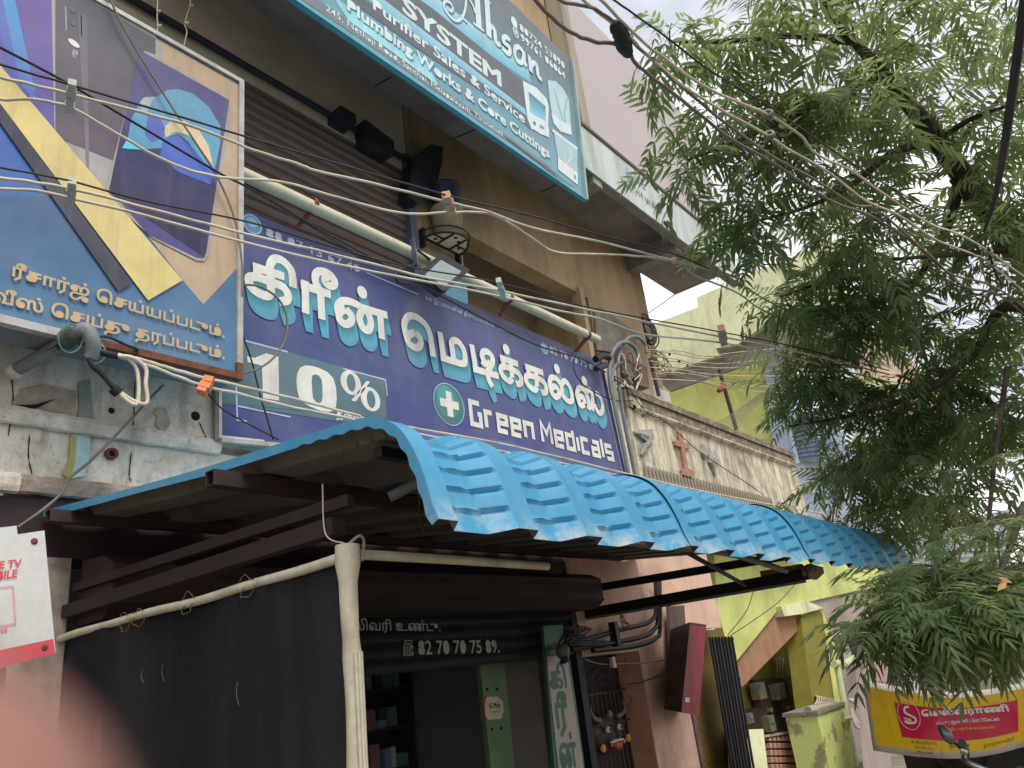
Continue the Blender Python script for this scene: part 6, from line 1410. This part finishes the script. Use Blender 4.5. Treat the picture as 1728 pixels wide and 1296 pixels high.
# ---------------------------------------------------------------- neem tree
tree = thing('neem_tree', 'large neem tree leaning over the street from the right with feathery green leaves', 'tree', (7.6, -.6, 0))
M_bark = mat('grey_brown_bark', S(84, 72, 60), .95, dirt=S(48, 42, 38), scale=9, amount=.8, bump=.7, bscale=40)
def leaf_mat(name, c, t):
    m = bpy.data.materials.new(name); m.use_nodes = True; N = m.node_tree.nodes; L = m.node_tree.links
    b = N['Principled BSDF']; b.inputs['Roughness'].default_value = .5; b.inputs['Specular IOR Level'].default_value = .35
    oi = N.new('ShaderNodeNewGeometry'); mr = N.new('ShaderNodeMapRange'); mr.inputs[3].default_value = .0; mr.inputs[4].default_value = 1
    L.new(oi.outputs['Random Per Island'], mr.inputs[0])
    mx_ = N.new('ShaderNodeMix'); mx_.data_type = 'RGBA'; mx_.inputs[6].default_value = c[0]; mx_.inputs[7].default_value = c[1]
    L.new(mr.outputs[0], mx_.inputs[0]); L.new(mx_.outputs[2], b.inputs['Base Color'])
    tr = N.new('ShaderNodeBsdfTranslucent'); tr.inputs[0].default_value = t
    ms = N.new('ShaderNodeMixShader'); ms.inputs[0].default_value = .48
    L.new(b.outputs[0], ms.inputs[1]); L.new(tr.outputs[0], ms.inputs[2]); L.new(ms.outputs[0], N['Material Output'].inputs[0])
    return m
M_leaf = leaf_mat('neem_leaf', ((.062, .105, .05, 1), (.14, .19, .09, 1)), (.38, .48, .18, 1))
M_twig = mat('green_brown_twig', S(88, 84, 60), .9)
def limb(pts, r0, r1, nm='branch', n=8):
    P_ = spline(pts, 5); return link(nm, MB().tube(P_, [r0+(r1-r0)*i/(len(P_)-1) for i in range(len(P_))], n), M_bark, tree)
limb([(7.75, -.7, GZ), (7.7, -.68, 1.0), (7.75, -.6, 2.0), (7.5, -.4, 3.2), (7.0, -.1, 4.1), Pd(1622, 292, 7.2)], .17, .10, 'trunk', 12)
LIMBS = [[Pd(1622, 292, 7.2), Pd(1570, 220, 6.9), Pd(1520, 160, 6.7), Pd(1460, 90, 6.5), Pd(1400, 20, 6.4), Pd(1350, -60, 6.4)],
 [Pd(1580, 240, 7.0), Pd(1640, 200, 6.8), Pd(1728, 170, 6.6)], [Pd(1600, 268, 7.1), Pd(1640, 215, 7.6), Pd(1700, 150, 8.0), Pd(1740, 60, 8.2)],
 [Pd(1560, 240, 6.9), Pd(1500, 262, 6.6), Pd(1440, 310, 6.4), Pd(1360, 350, 6.2), Pd(1250, 380, 6.0)],
 [Pd(1475, 132, 6.6), Pd(1430, 150, 6.3), Pd(1350, 190, 6.0), Pd(1240, 240, 5.8), Pd(1160, 270, 5.7)],
 [Pd(1440, 70, 6.5), Pd(1340, 60, 6.2), Pd(1220, 70, 6.0), Pd(1130, 70, 5.9)],
 [(7.6, -.5, 2.6), Pd(1728, 520, 7.0), Pd(1640, 600, 7.0), Pd(1560, 660, 7.0), Pd(1440, 700, 7.2), Pd(1330, 720, 7.4)],
 [(7.7, -.6, 2.2), Pd(1728, 720, 7.2), Pd(1640, 660, 7.6), Pd(1560, 700, 8.0), Pd(1400, 800, 8.6), Pd(1320, 850, 9.0)],
 [Pd(1622, 292, 7.2), Pd(1600, 380, 7.4), Pd(1540, 480, 7.6), Pd(1450, 560, 7.8), Pd(1350, 600, 8.0)],
 [(7.7, -.6, 2.0), Pd(1728, 872, 6.2), Pd(1660, 905, 5.8), Pd(1610, 935, 5.6), Pd(1560, 970, 5.4), Pd(1500, 1010, 5.3)],
 [Pd(1700, 620, 6.8), Pd(1680, 760, 6.4), Pd(1665, 900, 6.0), Pd(1640, 960, 5.8)],
 [Pd(1728, 850, 6.0), Pd(1690, 960, 5.2), Pd(1640, 1040, 4.9)], [Pd(1540, 480, 7.6), Pd(1420, 470, 7.0), Pd(1320, 500, 6.8)], [Pd(1728, 420, 7.4), Pd(1600, 430, 6.4), Pd(1480, 440, 6.2)]]
for i, l in enumerate(LIMBS): limb(l, (.085, .03, .035, .035, .035, .03, .05, .04, .045, .028, .02, .02, .03, .03)[i], .008)
# crown masses as real ellipsoids (centre, radii in metres, number of leaf rosettes)
CL = [(1150, 70, 5.6, .22, 12), (1190, 110, 5.9, .5, 16), (1300, 60, 6.2, .7, 36), (1420, 60, 6.4, .8, 46), (1560, 60, 6.8, .9, 50), (1690, 90, 7.0, .9, 46),
 (1190, 290, 5.7, .26, 9), (1280, 230, 5.9, .5, 28), (1370, 220, 6.2, .7, 40), (1500, 300, 6.9, .75, 38), (1650, 250, 7.5, .9, 44),
 (1275, 390, 6.1, .34, 15), (1350, 370, 6.3, .6, 36), (1460, 430, 6.9, .8, 48), (1600, 420, 7.2, .85, 46), (1700, 420, 6.6, .75, 40),
 (1365, 520, 7.0, .40, 28), (1430, 560, 7.4, .65, 50), (1530, 560, 7.8, .8, 44), (1660, 560, 7.4, .85, 50),
 (1345, 640, 7.2, .30, 24), (1415, 650, 7.5, .55, 48), (1490, 720, 7.6, .7, 66), (1580, 720, 7.8, .75, 60), (1680, 700, 7.2, .75, 52),
 (1345, 860, 9.4, .28, 10), (1470, 800, 8.4, .5, 44), (1510, 850, 8.2, .5, 42), (1590, 830, 7.6, .65, 44), (1690, 840, 6.8, .65, 36),
 (1590, 1010, 5.3, .40, 30), (1660, 1010, 5.2, .45, 34), (1560, 1070, 5.0, .26, 18), (1620, 1100, 4.9, .38, 30), (1700, 1090, 4.9, .38, 26), (1470, 1060, 5.1, .12, 4), (1520, 960, 5.8, .14, 4), (1700, 950, 5.4, .35, 18),
 (1500, 1090, 5.0, .2, 8), (1650, 1115, 4.8, .35, 16)]
def frond(n, L, droop, width, seed):
    r = random.Random(seed); b_v = []; b_f = []
    pts = []; a = r.uniform(.1, .35); x = z = 0.0; y = 0
    N_ = n+2
    for i in range(N_+1):
        pts.append(Vector((x, y, z))); st = L/N_; x += st*math.cos(a); z += st*math.sin(a); y += st*r.uniform(-.06, .06); a -= droop/N_
    for i in range(N_):
        w = .0022*(1-.6*i/N_); o = len(b_v); p, q = pts[i], pts[i+1]
        b_v += [p+Vector((0, w, 0)), p-Vector((0, w, 0)), q-Vector((0, w, 0)), q+Vector((0, w, 0))]; b_f.append((o, o+1, o+2, o+3))
    def leaflet(base, dr, up, ll, ww, curl):
        dr = dr.normalized(); sd = dr.cross(up).normalized(); o = len(b_v)
        ts = (0, .22, .5, .78, 1.0); ws = (.12, .85, 1.0, .55, 0.0); cen = []
        for t, w in zip(ts, ws):
            c = base+dr*ll*t+sd*(curl*ll*t*t)-up*(.22*ll*t*t); cen.append(c)
            b_v.extend([c-sd*ww*w*.5+up*ww*.12*w, c-up*ww*.08*w, c+sd*ww*w*.5+up*ww*.12*w])
        for i in range(4):
            k = o+i*3
            b_f.extend([(k, k+1, k+4, k+3), (k+1, k+2, k+5, k+4)])
    for i in range(2, N_+1):
        p = pts[i]; d = (pts[i]-pts[i-1]).normalized()
        t = i/N_; ll = L*.34*(1-.45*abs(t-.5)*1.3)*r.uniform(.85, 1.1)
        for s in (-1, 1):
            if r.random() < .06: continue
            out = (d*.62+Vector((0, s, 0))*.8+Vector((0, 0, -.22+r.uniform(-.12, .1)))).normalized()
            leaflet(p, out, (Vector((0, 0, 1))*.9+Vector((0, -s*.25, 0))).normalized(), ll, ll*width, s*.16)
    leaflet(pts[-1], (pts[-1]-pts[-2]), Vector((0, 0, 1)), L*.24, L*.24*width, 0)
    return np.array([tuple(v) for v in b_v]), b_f
FR = [frond(n, L, d, w, i) for i, (n, L, d, w) in enumerate(((5, .30, .9, .25), (5, .33, 1.3, .23), (4, .26, .7, .27), (5, .32, 1.7, .24), (6, .37, 1.1, .22), (4, .24, 1.5, .26)))]
inst = []; twb = MB()
limbpts = [p for l in LIMBS for p in spline(l, 5)]
rr = random.Random(5)
for (a, q, t, rad, n) in CL:
    c = Pd(a, q, t)
    low = q > 930
    for i in range(max(3, int(n*(.5 if low else (.34 if q > 480 else .32))))):
        while True:
            o = Vector((rr.uniform(-1, 1), rr.uniform(-1, 1), rr.uniform(-1, 1)))
            if o.length <= 1: break
        p = c+o*rad
        if p.z < 1.44 and low: p.z = 1.44+rr.random()*.3
        best = min(limbpts, key=lambda w: (w-p).length)
        dv = (p-best); 
        st = p-(dv.normalized()*min(.45, dv.length)) if dv.length > 1e-3 else p-Vector((.2, 0, 0))
        tw = spline([st, st.lerp(p, .5)+Vector((0, 0, .03)), p], 3)
        twb.tube(tw, [.006-.0035*k/(len(tw)-1) for k in range(len(tw))], 4, None, False)
        az0 = rr.uniform(0, 6.28); nf = rr.randint(5, 8)
        for k in range(nf):
            az = az0+k*2.4+rr.uniform(-.4, .4); el = rr.uniform(-.5, .45); sc = rr.uniform(1.0, 1.45)*(.85 if low else 1)
            M = Matrix.Translation(p-dv.normalized()*rr.uniform(0, .14) if dv.length > .01 else p) @ Matrix.Rotation(az, 4, 'Z') @ Matrix.Rotation(-el, 4, 'Y') @ Matrix.Rotation(rr.uniform(-.5, .5), 4, 'X') @ Matrix.Scale(sc, 4)
            inst.append((rr.randrange(len(FR)), M))
link('twigs', twb, M_twig, tree)['kind'] = 'stuff'
dl = MB(); dr_ = random.Random(3)
for k in range(16):
    c = Pd(1690+dr_.uniform(-22, 30), 1020+dr_.uniform(-55, 50), 4.75); d = Vector((dr_.uniform(-1, 1), dr_.uniform(-1, 1), dr_.uniform(-1, .3))).normalized()*dr_.uniform(.05, .09); e = d.orthogonal().normalized()*.016
    dl.add([c, c+d*.5+e, c+d, c+d*.5-e], [(0, 1, 2, 3)], None, False)
link('dead_leaves', dl, mat('dry_leaf', S(176, 132, 96), .8, dirt=S(120, 84, 60), scale=30), tree)['kind'] = 'stuff'
# the 300 fronds that show largest are parts of their own, the rest one part
def shown(M):
    p = M.translation-EYE; z = p.dot(CF)
    if z < .3: return 1e9
    u, w = p.dot(CR)/z*FPX+864, -p.dot(CU)/z*FPX+648
    return p.length if -20 < u < 1728 and -20 < w < 1296 else 1e9
order = sorted(range(len(inst)), key=lambda i: shown(inst[i][1])); near = set(order[:300])
frm = []
for v, f in FR:
    me = bpy.data.meshes.new('leaf_frond'); me.from_pydata([tuple(x) for x in v], [], f); me.polygons.foreach_set('use_smooth', [True]*len(f)); me.materials.append(M_leaf); me.update(); frm.append(me)
org = OFF[tree.name]
for i in near:
    k, M = inst[i]; o = bpy.data.objects.new('leaf_frond', frm[k]); COL.objects.link(o); o.parent = tree; o.matrix_local = Matrix.Translation(-org) @ M
VS = []; FS = []; nv = 0
for i, (k, M) in enumerate(inst):
    if i in near: continue
    v, f = FR[k]; A = np.array(M)
    VS.append(v @ A[:3, :3].T+A[:3, 3]-np.array(org)); fa = np.array(f, dtype=np.int64)+nv; FS.append(fa); nv += len(v)
VS = np.concatenate(VS); FS = np.concatenate(FS)
me = bpy.data.meshes.new('crown'); me.vertices.add(len(VS)); me.vertices.foreach_set('co', VS.astype(np.float32).ravel())
me.loops.add(FS.size); me.loops.foreach_set('vertex_index', FS.astype(np.int32).ravel()); me.polygons.add(len(FS))
me.polygons.foreach_set('loop_start', np.arange(0, FS.size, 4, dtype=np.int32)); me.polygons.foreach_set('loop_total', np.full(len(FS), 4, dtype=np.int32))
me.polygons.foreach_set('use_smooth', np.ones(len(FS), dtype=bool)); me.update(calc_edges=True); me.validate(); me.materials.append(M_leaf)
o = bpy.data.objects.new('crown', me); COL.objects.link(o); o.parent = tree; o['kind'] = 'stuff'
print('fronds', len(inst), 'crown faces', len(FS))

# ---------------------------------------------------------------- fingertip of the person with the camera, out of focus close to the lens
cam.dof.use_dof = True
cam.dof.focus_distance = 6.5
cam.dof.aperture_fstop = cam.lens/2.8        # 2.8 mm wide lens opening, as in a phone
tip = Pd(-285, 1580, .034)
back = (-CR*.80-CU*.52+CF*.28).normalized()
fg = thing('finger', 'blurred pink fingertip reaching in at the lower left corner', 'finger', tip)
rad_f = [.0015, .0045, .0065, .0074, .0078, .0080, .0082, .0086, .0089, .0088, .0086, .0090, .0094, .0095]
dst = [-.0078, -.0068, -.0045, -.001, .004, .009, .014, .019, .024, .029, .036, .044, .052, .060]
link('fingertip', MB().tube([tip+back*d for d in dst], rad_f, 20), mat('skin', (.30, .145, .115, 1), .55, dirt=(.26, .115, .09, 1), scale=300, amount=.5, grain=.06, bscale=900, sub=.25), fg)
sd = back.cross(CF).normalized(); nu = sd.cross(back).normalized(); nu = nu if nu.dot(CF) > 0 else -nu
b = MB(); vs = []
for i in range(7):
    for j in range(7):
        u = -1+2*i/6; v = j/6; a = u*.85
        vs.append(tip+back*(-.0045+.0105*v)+(nu*math.cos(a)+sd*math.sin(a))*(.0079-.0012*(1-v)**2))
b.add(vs, [(i*7+j, (i+1)*7+j, (i+1)*7+j+1, i*7+j+1) for i in range(6) for j in range(6)], None, True)
link('nail', b, mat('nail', (.42, .24, .2, 1), .3), fg)
